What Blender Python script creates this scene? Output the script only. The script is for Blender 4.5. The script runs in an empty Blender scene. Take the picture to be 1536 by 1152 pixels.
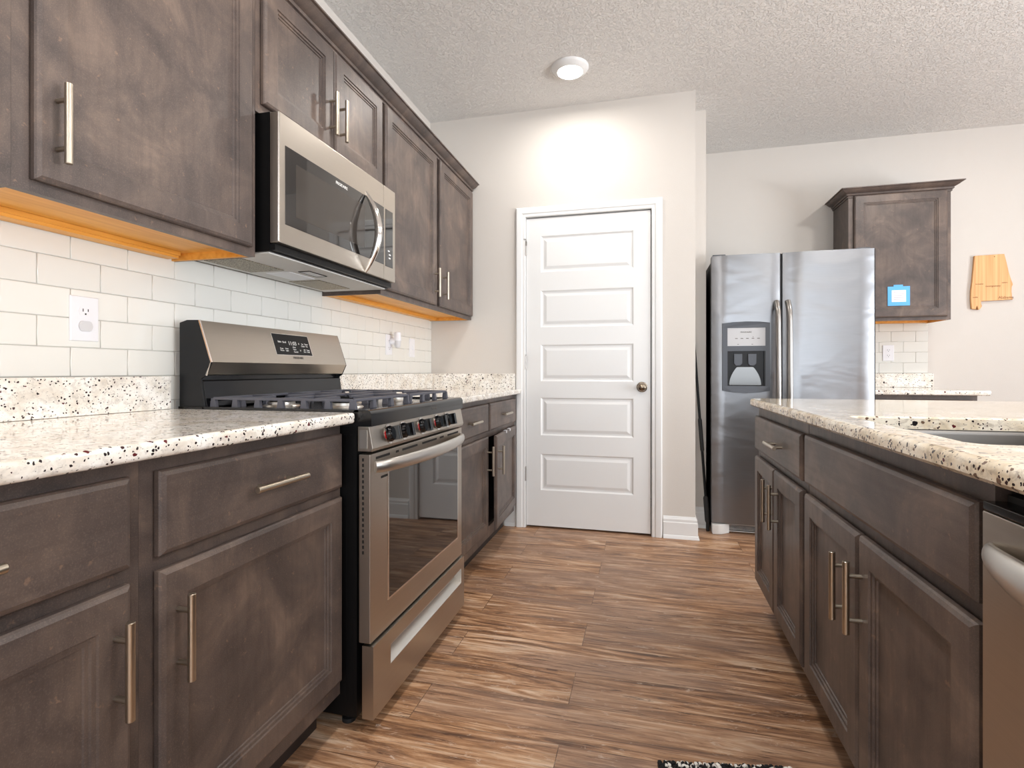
import bpy, bmesh, math, random
from mathutils import Vector, Matrix

random.seed(7)
S = bpy.context.scene
COL = S.collection
PI = math.pi

# ------------------------------------------------------------------ camera
FPX = 789.23
cam_d = bpy.data.cameras.new('camera')
cam_d.sensor_width = 36.0
cam_d.lens = FPX / 1536.0 * 36.0
cam_d.shift_y = -(576.0 - 556.97) / 1536.0
cam_d.clip_start = 0.02
cam = bpy.data.objects.new('camera', cam_d)
cam.location = (1.4531, 0.0, 1.0311)
cam.rotation_euler = (PI / 2, 0, 0.2496)
COL.objects.link(cam)
S.camera = cam

# ------------------------------------------------------------------ world, exposure
S.view_settings.view_transform = 'Standard'
S.view_settings.look = 'None'
S.view_settings.gamma = 1.0
S.view_settings.use_curve_mapping = False
S.view_settings.exposure = 0.30
w = bpy.data.worlds.new('daylight')
S.world = w
w.use_nodes = True
wb = w.node_tree.nodes['Background']
wb.inputs[0].default_value = (0.80, 0.90, 1.0, 1)
wb.inputs[1].default_value = 3.0
S.cycles.max_bounces = 10
S.cycles.diffuse_bounces = 6
S.cycles.glossy_bounces = 5
S.cycles.sample_clamp_indirect = 6.0
S.cycles.caustics_reflective = False
S.cycles.caustics_refractive = False

H = 2.7557          # ceiling height
YP = 3.404          # pantry wall
YB = 4.428          # back wall
XP = 1.746          # outer corner of the pantry
XR, YF = 6.6, -3.6  # right wall, wall behind the camera

def area(name, loc, rot, sx, sy, power, color, spread=None):
    d = bpy.data.lights.new(name, 'AREA')
    d.shape = 'RECTANGLE'
    d.size, d.size_y = sx, sy
    d.energy, d.color = power, color
    if spread: d.spread = spread
    o = bpy.data.objects.new(name, d)
    o.location, o.rotation_euler = loc, rot
    COL.objects.link(o)
    return o

# daylight entering the window behind the camera and the glazed opening on the right
area('window_daylight', (2.9, YF - 0.02, 1.5), (-PI / 2, 0, PI), 4.2, 2.0, 34, (0.95, 0.98, 1.0))
area('patio_daylight', (XR + 0.02, 0.6, 1.25), (PI / 2, 0, PI / 2), 3.2, 2.1, 70, (0.94, 0.97, 1.0))
# added fill lamp at the right opening, tilted upwards to lighten the ceiling
area('added_ceiling_fill', (XR + 0.04, 0.6, 0.8), (PI / 2 + 0.75, 0, PI / 2), 3.0, 0.9, 110, (0.97, 0.98, 1.0), 2.2)
LAMP_W, LAMP_C = 15.0, (1.0, 0.955, 0.90)
LAMPS = [(1.035, 2.974), (1.15, 0.85), (3.33, 2.96), (3.33, 0.85), (1.15, -1.6), (3.6, -1.6)]

# ------------------------------------------------------------------ material helpers
def srgb(r, g, b):
    f = lambda c: c / 12.92 if c <= 0.04045 else ((c + 0.055) / 1.055) ** 2.4
    return (f(r / 255), f(g / 255), f(b / 255), 1)

class NT:
    def __init__(s, name):
        s.m = bpy.data.materials.new(name)
        s.m.use_nodes = True
        s.t = s.m.node_tree
        s.b = s.t.nodes['Principled BSDF']
    def n(s, typ, **kw):
        nd = s.t.nodes.new(typ)
        for k, v in kw.items(): setattr(nd, k, v)
        return nd
    def l(s, a, b): s.t.links.new(a, b)
    def coord(s, scale=(1, 1, 1), rot=(0, 0, 0), kind='Object'):
        tc = s.n('ShaderNodeTexCoord'); mp = s.n('ShaderNodeMapping')
        mp.inputs['Scale'].default_value = scale
        mp.inputs['Rotation'].default_value = rot
        s.l(tc.outputs[kind], mp.inputs['Vector'])
        return mp.outputs['Vector']
    def noise(s, vec, scale, detail=4, rough=0.55, dist=0.0):
        nd = s.n('ShaderNodeTexNoise')
        nd.inputs['Scale'].default_value = scale
        nd.inputs['Detail'].default_value = detail
        nd.inputs['Roughness'].default_value = rough
        nd.inputs['Distortion'].default_value = dist
        if vec is not None: s.l(vec, nd.inputs['Vector'])
        return nd.outputs['Fac']
    def ramp(s, fac, stops, interp='LINEAR'):
        nd = s.n('ShaderNodeValToRGB')
        cr = nd.color_ramp
        cr.interpolation = interp
        while len(cr.elements) < len(stops): cr.elements.new(0.5)
        for e, (p, c) in zip(cr.elements, stops):
            e.position = p
            e.color = c if len(c) == 4 else (*c, 1)
        s.l(fac, nd.inputs['Fac'])
        return nd.outputs['Color']
    def mix(s, fac, a, b, blend='MIX'):
        nd = s.n('ShaderNodeMix', data_type='RGBA', blend_type=blend)
        for sock, v in ((nd.inputs[0], fac), (nd.inputs[6], a), (nd.inputs[7], b)):
            if hasattr(v, 'is_linked'): s.l(v, sock)
            else: sock.default_value = v
        return nd.outputs[2]
    def math(s, op, a, b=0.0):
        nd = s.n('ShaderNodeMath', operation=op)
        for sock, v in ((nd.inputs[0], a), (nd.inputs[1], b)):
            if hasattr(v, 'is_linked'): s.l(v, sock)
            else: sock.default_value = v
        return nd.outputs[0]
    def set(s, **kw):
        names = {'color': 'Base Color', 'rough': 'Roughness', 'metal': 'Metallic', 'ior': 'IOR',
                 'coat': 'Coat Weight', 'coat_rough': 'Coat Roughness', 'spec': 'Specular IOR Level',
                 'aniso': 'Anisotropic', 'trans': 'Transmission Weight',
                 'ecol': 'Emission Color', 'estr': 'Emission Strength'}
        for k, v in kw.items():
            i = s.b.inputs[names[k]]
            if hasattr(v, 'is_linked'): s.l(v, i)
            else: i.default_value = v
        return s
    def bump(s, h, strength=0.3, dist=0.002):
        nd = s.n('ShaderNodeBump')
        nd.inputs['Strength'].default_value = strength
        nd.inputs['Distance'].default_value = dist
        s.l(h, nd.inputs['Height'])
        s.l(nd.outputs['Normal'], s.b.inputs['Normal'])
        return s

def simple(name, col, rough=0.5, metal=0.0, **kw):
    t = NT(name)
    t.set(color=col, rough=rough, metal=metal, **kw)
    return t.m

M = {}
def wood(name, scale):
    t = NT(name)
    oi = t.n('ShaderNodeObjectInfo')
    tc = t.n('ShaderNodeTexCoord')
    off = t.n('ShaderNodeVectorMath', operation='ADD')
    sc = t.n('ShaderNodeVectorMath', operation='SCALE')
    cx = t.n('ShaderNodeCombineXYZ')
    for k in range(3): t.l(oi.outputs['Random'], cx.inputs[k])
    t.l(cx.outputs[0], sc.inputs[0]); sc.inputs['Scale'].default_value = 17.0
    t.l(tc.outputs['Object'], off.inputs[0]); t.l(sc.outputs[0], off.inputs[1])
    v0 = off.outputs[0]
    mp = t.n('ShaderNodeMapping'); mp.inputs['Scale'].default_value = scale
    t.l(v0, mp.inputs['Vector'])
    grain = t.noise(mp.outputs[0], 1.0, 5, 0.6)
    mott = t.noise(v0, 5.5, 5, 0.62, 0.8)
    fine = t.noise(v0, 420, 2, 0.6)
    base = t.ramp(mott, [(0.28, srgb(64, 57, 55)), (0.45, srgb(81, 71, 67)), (0.58, srgb(97, 84, 77)), (0.76, srgb(122, 105, 94))])
    c = t.mix(t.ramp(grain, [(0.45, (0, 0, 0)), (0.75, (0.28, 0.28, 0.28))]), base, srgb(54, 44, 41))
    c = t.mix(t.ramp(fine, [(0.5, (0, 0, 0)), (0.75, (0.24, 0.24, 0.24))]), c, srgb(146, 126, 114))
    wear = t.noise(v0, 46, 3, 0.7)
    c = t.mix(t.ramp(wear, [(0.64, (0, 0, 0)), (0.74, (0.35, 0.35, 0.35))]), c, srgb(160, 128, 106))
    t.set(color=c, rough=t.math('ADD', t.math('MULTIPLY', grain, 0.14), 0.33), spec=0.42)
    t.bump(grain, 0.10, 0.0008)
    return t.m
M['wood'] = wood('stained_maple_upright_grain', (70, 70, 5))
M['wood_h'] = wood('stained_maple_level_grain', (70, 5, 70))
M['wood_dark'] = simple('dark_stained_plinth', srgb(44, 37, 35), 0.55)
M['cab_in'] = simple('dark_cabinet_interior', srgb(26, 22, 21), 0.8)

t = NT('amber_maple_underside')
g = t.noise(t.coord((60, 4, 60)), 1, 4)
t.set(color=t.ramp(g, [(0.3, srgb(214, 148, 58)), (0.7, srgb(236, 176, 84))]), rough=0.42)
M['amber'] = t.m

t = NT('brushed_nickel')
t.set(color=srgb(190, 181, 166), metal=1.0, rough=0.28)
M['nickel'] = t.m

def steel(name, col, rough, scale, bump=0.05, wavy=0.0):
    t = NT(name)
    g = t.noise(t.coord(scale), 1, 4, 0.6)
    r = t.math('ADD', t.math('MULTIPLY', g, 0.14), rough)
    c = t.mix(t.math('MULTIPLY', g, 0.5), col, tuple(0.78 * q for q in col[:3]) + (1,))
    t.set(color=c, metal=1.0, rough=r)
    if wavy:
        wv = t.noise(t.coord((1.6, 1.6, 4.2)), 1.6, 2, 0.5, 0.6)
        h = t.math('ADD', t.math('MULTIPLY', g, 0.012), t.math('MULTIPLY', wv, wavy))
        t.bump(h, 0.35, 0.03)
    else:
        t.bump(g, bump, 0.0006)
    return t.m
M['steel_y'] = steel('brushed_steel_level', srgb(190, 182, 172), 0.26, (600, 6, 600))
M['steel_x'] = steel('brushed_steel_fridge', srgb(143, 144, 147), 0.27, (5, 600, 420), wavy=0.6)
M['steel_basin'] = steel('brushed_steel_basin', srgb(150, 145, 140), 0.26, (6, 6, 500))
M['steel_bright'] = simple('bright_steel_trim', srgb(225, 221, 216), 0.2, 1.0)
M['steel_satin'] = simple('satin_steel_handle', srgb(204, 201, 196), 0.33, 1.0)
M['steel_pull'] = simple('satin_steel_fridge_pull', srgb(158, 154, 150), 0.3, 1.0)
M['chute'] = simple('dark_steel_chute', srgb(112, 111, 110), 0.24, 1.0)
M['chrome'] = simple('polished_chrome', srgb(225, 222, 218), 0.1, 1.0)
M['black_gloss'] = simple('black_enamel', srgb(14, 14, 16), 0.14)
M['black_satin'] = simple('black_satin_metal', srgb(10, 10, 11), 0.42, spec=0.25)
M['black_matte'] = simple('black_matte_plastic', srgb(17, 17, 18), 0.65)
M['iron'] = simple('grey_cast_iron', srgb(80, 81, 90), 0.42)
M['glass_dark'] = simple('dark_oven_glass', srgb(26, 23, 22), 0.03, ior=1.8)
M['glass_mid'] = simple('smoked_viewing_glass', srgb(58, 53, 49), 0.05, ior=1.5)
M['charcoal'] = simple('charcoal_plastic', srgb(70, 74, 82), 0.4)
M['charcoal_dark'] = simple('dark_charcoal_plastic', srgb(19, 20, 23), 0.42, spec=0.3)
M['red'] = simple('red_dial_mark', srgb(158, 12, 14), 0.4)
M['white_mark'] = simple('white_printed_mark', srgb(235, 235, 232), 0.5)
M['grey_mark'] = simple('grey_printed_mark', srgb(92, 88, 84), 0.5)
M['white_plastic'] = simple('white_plastic', srgb(228, 229, 234), 0.3)
M['cover_plastic'] = simple('translucent_socket_cover', srgb(205, 205, 208), 0.3)
M['dark_slot'] = simple('dark_slot', srgb(22, 20, 20), 0.7)
M['white_paint'] = simple('white_semi_gloss_paint', srgb(226, 227, 227), 0.34)
M['silver_panel'] = simple('silver_control_panel', srgb(186, 187, 190), 0.45)
M['foot_grey'] = simple('pale_grey_plastic', srgb(205, 203, 200), 0.45)
M['granny_pad'] = simple('pad_charcoal', srgb(52, 53, 56), 0.35)
M['filter'] = None
M['blue_tape'] = simple('blue_masking_tape', srgb(92, 172, 232), 0.6)
M['paper'] = simple('white_note_paper', srgb(244, 243, 238), 0.7)
M['ink'] = simple('faded_pen_lines', srgb(176, 172, 190), 0.7)
M['burn'] = simple('burned_lettering', srgb(120, 74, 34), 0.7)
M['brass'] = simple('aged_nickel_knob', srgb(150, 138, 122), 0.25, 1.0)
M['hinge'] = simple('satin_nickel_hinge', srgb(168, 164, 160), 0.35, 1.0)

t = NT('grease_filter_mesh')
v = t.n('ShaderNodeTexVoronoi'); v.inputs['Scale'].default_value = 260
t.l(t.coord(), v.inputs['Vector'])
t.set(color=t.ramp(v.outputs['Distance'], [(0.2, srgb(196, 184, 160)), (0.6, srgb(112, 104, 90))]), metal=0.6, rough=0.45)
M['filter'] = t.m

t = NT('lamp_lens')
t.set(color=(1, 1, 1, 1), ecol=(1.0, 0.95, 0.86, 1), estr=12.0)
M['lens'] = t.m

def granite(name, warm):
    t = NT(name)
    v = t.coord()
    warp = t.noise(v, 14, 4, 0.6, 0.5)
    base = t.ramp(warp, [(0.30, srgb(196, 178, 150) if warm else srgb(214, 205, 192)), (0.46, srgb(228, 214, 190) if warm else srgb(233, 228, 219)),
                         (0.60, srgb(240, 232, 216) if warm else srgb(243, 241, 236))])
    cloud = t.noise(t.coord((38, 70, 95)), 1, 5, 0.65, 0.6)
    base = t.mix(t.ramp(cloud, [(0.50, (0, 0, 0)), (0.66, (0.65, 0.65, 0.65))]), base, srgb(178, 164, 146) if warm else srgb(190, 184, 177))
    fl = t.noise(t.coord((60, 120, 190)), 1, 4, 0.7, 0.4)
    base = t.mix(t.ramp(fl, [(0.60, (0, 0, 0)), (0.70, (0.8, 0.8, 0.8))]), base, srgb(120, 114, 112))
    def dots(scale, lo, thr, keep, col):
        nonlocal base
        vo = t.n('ShaderNodeTexVoronoi')
        vo.inputs['Scale'].default_value = scale
        wv = t.n('ShaderNodeVectorMath', operation='ADD')
        nz = t.n('ShaderNodeTexNoise'); nz.inputs['Scale'].default_value = 160
        sc = t.n('ShaderNodeVectorMath', operation='SCALE'); sc.inputs['Scale'].default_value = 0.006
        t.l(v, nz.inputs['Vector']); t.l(nz.outputs['Color'], sc.inputs[0])
        t.l(v, wv.inputs[0]); t.l(sc.outputs[0], wv.inputs[1]); t.l(wv.outputs[0], vo.inputs['Vector'])
        sep = t.n('ShaderNodeSeparateColor'); t.l(vo.outputs['Color'], sep.inputs[0])
        pick = t.math('LESS_THAN', sep.outputs[0], keep)
        rad = t.math('ADD', t.math('MULTIPLY', sep.outputs[1], thr - lo), lo)
        near = t.math('LESS_THAN', vo.outputs['Distance'], rad)
        base = t.mix(t.math('MULTIPLY', pick, near), base, col)
    dots(150, 0.14, 0.42, 0.26, srgb(40, 32, 34))
    dots(105, 0.12, 0.38, 0.24, srgb(58, 34, 37))
    dots(62, 0.12, 0.34, 0.16, srgb(92, 36, 40))
    dots(50, 0.10, 0.34, 0.10, srgb(36, 32, 34))
    if warm: dots(80, 0.12, 0.40, 0.22, srgb(112, 88, 72))
    t.set(color=base, rough=0.06, spec=0.5)
    return t.m
M['granite'] = granite('white_speckled_granite', False)
M['granite_warm'] = granite('cream_speckled_granite', True)

t = NT('glazed_white_tile')
t.set(color=srgb(224, 224, 219), rough=0.08)
t.bump(t.noise(t.coord(), 16, 2), 0.06, 0.01)
M['tile'] = t.m
M['grout'] = simple('pale_grout', srgb(186, 183, 177), 0.85)

t = NT('warm_white_wall_paint')
t.set(color=srgb(206, 201, 195), rough=0.75)
t.bump(t.noise(t.coord(), 190, 3, 0.6), 0.22, 0.0025)
M['wall'] = t.m
t = NT('knockdown_ceiling_texture')
n1 = t.noise(t.coord(), 62, 4, 0.55, 0.9)
h1 = t.ramp(n1, [(0.47, (0, 0, 0)), (0.55, (1, 1, 1))])
t.set(color=srgb(226, 225, 223), rough=0.85)
t.bump(h1, 0.75, 0.006)
M['ceiling'] = t.m

# floor planks running left to right
t = NT('wood_plank_vinyl')
v = t.coord()
br = t.n('ShaderNodeTexBrick')
br.offset = 0.37; br.offset_frequency = 2; br.squash = 1.0
br.inputs['Color1'].default_value = (0, 0, 0, 1); br.inputs['Color2'].default_value = (1, 1, 1, 1)
br.inputs['Mortar'].default_value = (0.5, 0.5, 0.5, 1)
br.inputs['Scale'].default_value = 1.0
br.inputs['Mortar Size'].default_value = 0.0012
br.inputs['Mortar Smooth'].default_value = 0.0
br.inputs['Brick Width'].default_value = 1.22
br.inputs['Row Height'].default_value = 0.18
t.l(v, br.inputs['Vector'])
sep = t.n('ShaderNodeSeparateXYZ'); t.l(v, sep.inputs[0])
plank = t.n('ShaderNodeSeparateColor'); t.l(br.outputs['Color'], plank.inputs[0])
pid = t.math('MULTIPLY', plank.outputs[0], 37.0)
def stretched(kx, ky):
    c_ = t.n('ShaderNodeCombineXYZ')
    t.l(t.math('MULTIPLY', sep.outputs[0], kx), c_.inputs[0])
    t.l(t.math('MULTIPLY', sep.outputs[1], ky), c_.inputs[1])
    t.l(pid, c_.inputs[2])
    return c_.outputs[0]
g1 = t.noise(stretched(1.3, 11.0), 1.3, 6, 0.62, 2.2)       # broad bands
g2 = t.noise(stretched(5.0, 110.0), 1.5, 5, 0.65, 0.7)      # fine grain lines
g3 = t.noise(stretched(2.2, 30.0), 1.2, 6, 0.72, 2.6)       # dark cracks
g4 = t.noise(stretched(9.0, 26.0), 1.6, 7, 0.78, 1.0)       # pale worn spots
g5 = t.noise(stretched(0.9, 4.0), 1.2, 3, 0.5)              # tint drift
c = t.ramp(g1, [(0.32, srgb(86, 60, 44)), (0.42, srgb(134, 96, 68)), (0.50, srgb(172, 128, 92)),
                (0.57, srgb(198, 157, 121)), (0.66, srgb(222, 194, 167))])
c = t.mix(t.ramp(g5, [(0.44, (0, 0, 0)), (0.62, (0.5, 0.5, 0.5))]), c, srgb(168, 140, 122))
c = t.mix(t.ramp(g2, [(0.50, (0, 0, 0)), (0.66, (0.55, 0.55, 0.55))]), c, srgb(98, 66, 47))
c = t.mix(t.ramp(g2, [(0.32, (0.5, 0.5, 0.5)), (0.44, (0, 0, 0))]), c, srgb(220, 186, 154))
c = t.mix(t.ramp(g3, [(0.58, (0, 0, 0)), (0.66, (0.85, 0.85, 0.85))]), c, srgb(72, 47, 35))
c = t.mix(t.ramp(g4, [(0.58, (0, 0, 0)), (0.68, (0.75, 0.75, 0.75))]), c, srgb(216, 196, 178))
c = t.mix(t.math('MULTIPLY', plank.outputs[0], 0.22), c, srgb(118, 88, 70))
c = t.mix(t.math('MULTIPLY', br.outputs['Fac'], 0.6), c, srgb(56, 38, 28))
t.set(color=c, rough=t.math('ADD', t.math('MULTIPLY', g2, 0.2), 0.30), spec=0.4)
t.bump(g2, 0.15, 0.001)
M['floor'] = t.m

t = NT('bamboo_board')
s3 = t.n('ShaderNodeTexNoise'); s3.inputs['Scale'].default_value = 1.0
t.l(t.coord((55, 1, 1.2)), s3.inputs['Vector'])
t.set(color=t.ramp(s3.outputs['Fac'], [(0.3, srgb(204, 146, 88)), (0.5, srgb(220, 166, 108)), (0.7, srgb(232, 184, 128))]), rough=0.45)
M['bamboo'] = t.m

t = NT('black_and_white_yarn')
vo = t.n('ShaderNodeTexVoronoi'); vo.inputs['Scale'].default_value = 62
t.l(t.coord(), vo.inputs['Vector'])
sp = t.n('ShaderNodeSeparateColor'); t.l(vo.outputs['Color'], sp.inputs[0])
t.set(color=t.ramp(sp.outputs[0], [(0.0, srgb(22, 22, 24)), (0.5, srgb(235, 232, 226))], 'CONSTANT'), rough=0.9)
M['yarn'] = t.m

# ------------------------------------------------------------------ mesh helpers
class MB:
    """collects shapes (world coordinates) into one mesh"""
    def __init__(s): s.bm = bmesh.new()
    def _add(s, verts, faces):
        vs = [s.bm.verts.new(v) for v in verts]
        out = []
        for f in faces:
            try: out.append(s.bm.faces.new([vs[i] for i in f]))
            except ValueError: pass
        return vs, out
    def box(s, x0, y0, z0, x1, y1, z1, bev=0.0, seg=2):
        x0, x1 = min(x0, x1), max(x0, x1); y0, y1 = min(y0, y1), max(y0, y1); z0, z1 = min(z0, z1), max(z0, z1)
        v = [(x, y, z) for x in (x0, x1) for y in (y0, y1) for z in (z0, z1)]
        f = [(0, 1, 3, 2), (4, 6, 7, 5), (0, 4, 5, 1), (2, 3, 7, 6), (0, 2, 6, 4), (1, 5, 7, 3)]
        vs, fs = s._add(v, f)
        if bev:
            es = list({e for q in fs for e in q.edges})
            bmesh.ops.bevel(s.bm, geom=es, offset=bev, segments=seg, affect='EDGES', profile=0.5)
        return s
    def prism(s, pts, vec, bev=0.0, seg=2):
        """closed polygon (3D points) pushed along vec"""
        n = len(pts); vec = Vector(vec)
        v = [Vector(p) for p in pts] + [Vector(p) + vec for p in pts]
        f = [tuple(range(n)), tuple(range(2 * n - 1, n - 1, -1))]
        f += [(i, i + n, (i + 1) % n + n, (i + 1) % n) for i in range(n)]
        vs, fs = s._add(v, f)
        if bev:
            es = [e for q in fs[:2] for e in q.edges]
            bmesh.ops.bevel(s.bm, geom=list(set(es)), offset=bev, segments=seg, affect='EDGES', profile=0.5)
        return s
    def tube(s, pts, r, seg=16, cap=True, flat=1.0, up=None):
        """round bar along a polyline; r may be a list; flat squeezes along 'up'"""
        pts = [Vector(p) for p in pts]; n = len(pts)
        rs = r if isinstance(r, (list, tuple)) else [r] * n
        rings = []
        ref = Vector(up) if up else None
        for i, p in enumerate(pts):
            d = (pts[min(i + 1, n - 1)] - pts[max(i - 1, 0)]).normalized()
            a = ref if ref else (Vector((0, 0, 1)) if abs(d.z) < 0.9 else Vector((0, 1, 0)))
            uu = d.cross(a).normalized(); vv = uu.cross(d).normalized()
            rings.append([s.bm.verts.new(p + uu * (math.cos(2 * PI * k / seg) * rs[i] * flat) + vv * (math.sin(2 * PI * k / seg) * rs[i])) for k in range(seg)])
        for a, b in zip(rings, rings[1:]):
            for k in range(seg): s.bm.faces.new((a[k], a[(k + 1) % seg], b[(k + 1) % seg], b[k]))
        if cap:
            s.bm.faces.new(rings[0][::-1]); s.bm.faces.new(rings[-1])
        return s
    def lathe(s, prof, origin, axis='Z', seg=32):
        """profile list of (radius, height) turned about an axis through origin"""
        o = Vector(origin)
        ax = {'Z': (Vector((1, 0, 0)), Vector((0, 1, 0)), Vector((0, 0, 1))),
              'X': (Vector((0, 1, 0)), Vector((0, 0, 1)), Vector((1, 0, 0))),
              'Y': (Vector((1, 0, 0)), Vector((0, 0, 1)), Vector((0, 1, 0)))}[axis]
        rings = []
        for r, h in prof:
            if r < 1e-6: rings.append([s.bm.verts.new(o + ax[2] * h)])
            else: rings.append([s.bm.verts.new(o + ax[2] * h + ax[0] * (r * math.cos(2 * PI * k / seg)) + ax[1] * (r * math.sin(2 * PI * k / seg))) for k in range(seg)])
        for a, b in zip(rings, rings[1:]):
            for k in range(seg):
                k2 = (k + 1) % seg
                if len(a) == 1 and len(b) == 1: continue
                if len(a) == 1: s.bm.faces.new((a[0], b[k2], b[k]))
                elif len(b) == 1: s.bm.faces.new((a[k], a[k2], b[0]))
                else: s.bm.faces.new((a[k], a[k2], b[k2], b[k]))
        return s
    def rings(s, F, w_, h_, steps, back=True):
        """rectangular relief: steps = [(inset, n)], last ring closed; F(u, v, n) -> world"""
        rr = []
        for ins, n in steps:
            i = ins if isinstance(ins, tuple) else (ins, ins)
            rr.append([s.bm.verts.new(F(u, v, n)) for u, v in ((i[0], i[1]), (w_ - i[0], i[1]), (w_ - i[0], h_ - i[1]), (i[0], h_ - i[1]))])
        for a, b in zip(rr, rr[1:]):
            for k in range(4): s.bm.faces.new((a[k], a[(k + 1) % 4], b[(k + 1) % 4], b[k]))
        s.bm.faces.new(rr[-1])
        if back: s.bm.faces.new(rr[0][::-1])
        return s

ORG = {}
def world_of(p): return ORG.get(p.name, Vector((0, 0, 0))) if p else Vector((0, 0, 0))

def build(name, mb, mat, parent=None, pivot=None, rotz=0.0, smooth=True, label=None, kind=None, angle=35):
    bm = mb.bm
    bmesh.ops.recalc_face_normals(bm, faces=bm.faces[:])
    pw = world_of(parent)
    pv = Vector(pivot) if pivot is not None else pw.copy()
    for v in bm.verts: v.co -= pv
    me = bpy.data.meshes.new(name)
    bm.to_mesh(me); bm.free()
    me.materials.append(mat)
    if smooth:
        for p in me.polygons: p.use_smooth = True
        me.set_sharp_from_angle(angle=math.radians(angle))
    o = bpy.data.objects.new(name, me)
    COL.objects.link(o)
    if smooth:
        wn = o.modifiers.new('even_normals', 'WEIGHTED_NORMAL'); wn.keep_sharp = True
    if parent: o.parent = parent
    o.location = pv - pw
    o.rotation_euler = (0, 0, rotz)
    ORG[o.name] = pv
    if label: o['label'] = label
    if kind: o['kind'] = kind
    return o

def thing(name, label, cat, loc, group=None, kind=None):
    o = bpy.data.objects.new(name, None)
    o.empty_display_size = 0.05
    COL.objects.link(o)
    o.location = loc
    if label: o['label'] = label
    if cat: o['category'] = cat
    if group: o['group'] = group
    if kind: o['kind'] = kind
    ORG[o.name] = Vector(loc)
    return o
def tag(o, label, cat, group=None):
    o['label'] = label; o['category'] = cat
    if group: o['group'] = group
    return o
def struct(name, mb, mat, **kw):
    o = build(name, mb, mat, **kw); o['kind'] = 'structure'
    return o

def lettering(name, txt, size, org, u, v, mat, parent, align='CENTER', depth=0.0004):
    """flat printed letters: text baseline along u, up along v"""
    cu = bpy.data.curves.new(name, 'FONT')
    cu.body = txt; cu.size = size; cu.align_x = align; cu.extrude = depth; cu.resolution_u = 3
    tmp = bpy.data.objects.new('tmp_text', cu)
    COL.objects.link(tmp)
    bpy.context.view_layer.update()
    me = bpy.data.meshes.new_from_object(tmp.evaluated_get(bpy.context.evaluated_depsgraph_get()))
    COL.objects.unlink(tmp); bpy.data.objects.remove(tmp); bpy.data.curves.remove(cu)
    u = Vector(u).normalized(); v = Vector(v).normalized(); n = u.cross(v)
    mb = MB(); mb.bm.from_mesh(me); bpy.data.meshes.remove(me)
    for q in mb.bm.verts:
        c_ = q.co.copy()
        q.co = Vector(org) + u * c_.x + v * c_.y + n * c_.z
    return build(name, mb, mat, parent, smooth=False)

# ------------------------------------------------------------------ room shell
T = 0.12
struct('floor', MB().box(-T, YF - T, -0.06, XR + T, YB + T, 0.0), M['floor'], smooth=False)
struct('ceiling', MB().box(-T, YF - T, H, XR + T, YB + T, H + 0.08), M['ceiling'], smooth=False)
struct('wall_left', MB().box(-T, YF - T, 0, 0, YB, H), M['wall'], smooth=False)
struct('wall_back', MB().box(-T, YB, 0, XR + T, YB + T, H), M['wall'], smooth=False)
XJ, YJ = 1.836, 3.68               # short return beside the fridge
DX0, DX1, DZ1 = 0.676, 1.490, 2.052      # door opening
mb = MB()
mb.box(0, YP, 0, DX0, YP + T, H).box(DX1, YP, 0, XP, YP + T, H).box(DX0, YP, DZ1, DX1, YP + T, H)
mb.box(XP - T, YP + T, 0, XP, YJ, H).box(XP - T, YJ, 0, XJ, YB, H)
struct('wall_pantry', mb, M['wall'], smooth=False)
# right wall with its glazed opening, wall behind the camera with its window
mb = MB()
mb.box(XR, YF - T, 0, XR + T, -1.0, H).box(XR, 2.2, 0, XR + T, YB, H).box(XR, -1.0, 2.3, XR + T, 2.2, H).box(XR, -1.0, 0, XR + T, 2.2, 0.2)
struct('wall_right', mb, M['wall'], smooth=False)
mb = MB()
mb.box(0, YF - T, 0, 0.8, YF, H).box(5.0, YF - T, 0, XR, YF, H).box(0.8, YF - T, 2.5, 5.0, YF, H).box(0.8, YF - T, 0, 5.0, YF, 0.5)
struct('wall_front', mb, M['wall'], smooth=False)
mb = MB()
for x in (0.8, 2.17, 3.57, 4.94): mb.box(x, YF - 0.09, 0.5, x + 0.06, YF - 0.03, 2.5)
for z in (0.5, 1.47, 2.44): mb.box(0.8, YF - 0.09, z, 5.0, YF - 0.03, z + 0.06)
struct('window_1', mb, M['white_paint'], smooth=False)
mb = MB()
for y in (-1.0, 0.57, 2.14): mb.box(XR + 0.03, y, 0.2, XR + 0.09, y + 0.06, 2.3)
for z in (0.2, 2.24): mb.box(XR + 0.03, -1.0, z, XR + 0.09, 2.2, z + 0.06)
struct('window_2', mb, M['white_paint'], smooth=False)

# baseboards: profile swept, with shoe moulding
BB = [(0, 0), (0.022, 0), (0.022, 0.006), (0.017, 0.020), (0.014, 0.022), (0.014, 0.098), (0.011, 0.103), (0.011, 0.118), (0.006, 0.128), (0.004, 0.135), (0, 0.135)]
mb = MB()
# along the pantry front (right of the casing) then round the corner
pa = []
mb2 = MB()
e = 0.0
xs0 = 1.556
ring_a = [Vector((xs0, YP - d, z)) for d, z in BB]
ring_b = [Vector((XP + d, YP - d, z)) for d, z in BB]
ring_c = [Vector((XP + d, YJ - 0.0225, z)) for d, z in BB]
rv = [[mb.bm.verts.new(p) for p in R_] for R_ in (ring_a, ring_b, ring_c)]
nB = len(BB)
for a_, b_ in zip(rv, rv[1:]):
    for k in range(nB): mb.bm.faces.new((a_[k], a_[(k + 1) % nB], b_[(k + 1) % nB], b_[k]))
mb.bm.faces.new(rv[0]); mb.bm.faces.new(rv[2][::-1])
struct('baseboard_pantry', mb, M['white_paint'], angle=20)
mb2.bm.free()
struct('baseboard_alcove', MB().prism([(XP + 0.001, YJ - d, z) for d, z in BB], (XJ - XP - 0.002, 0, 0)), M['white_paint'], angle=20)
struct('baseboard_right', MB().prism([(3.52, YB - d, z) for d, z in BB], (XR - 3.52, 0, 0)), M['white_paint'], angle=20)
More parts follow.
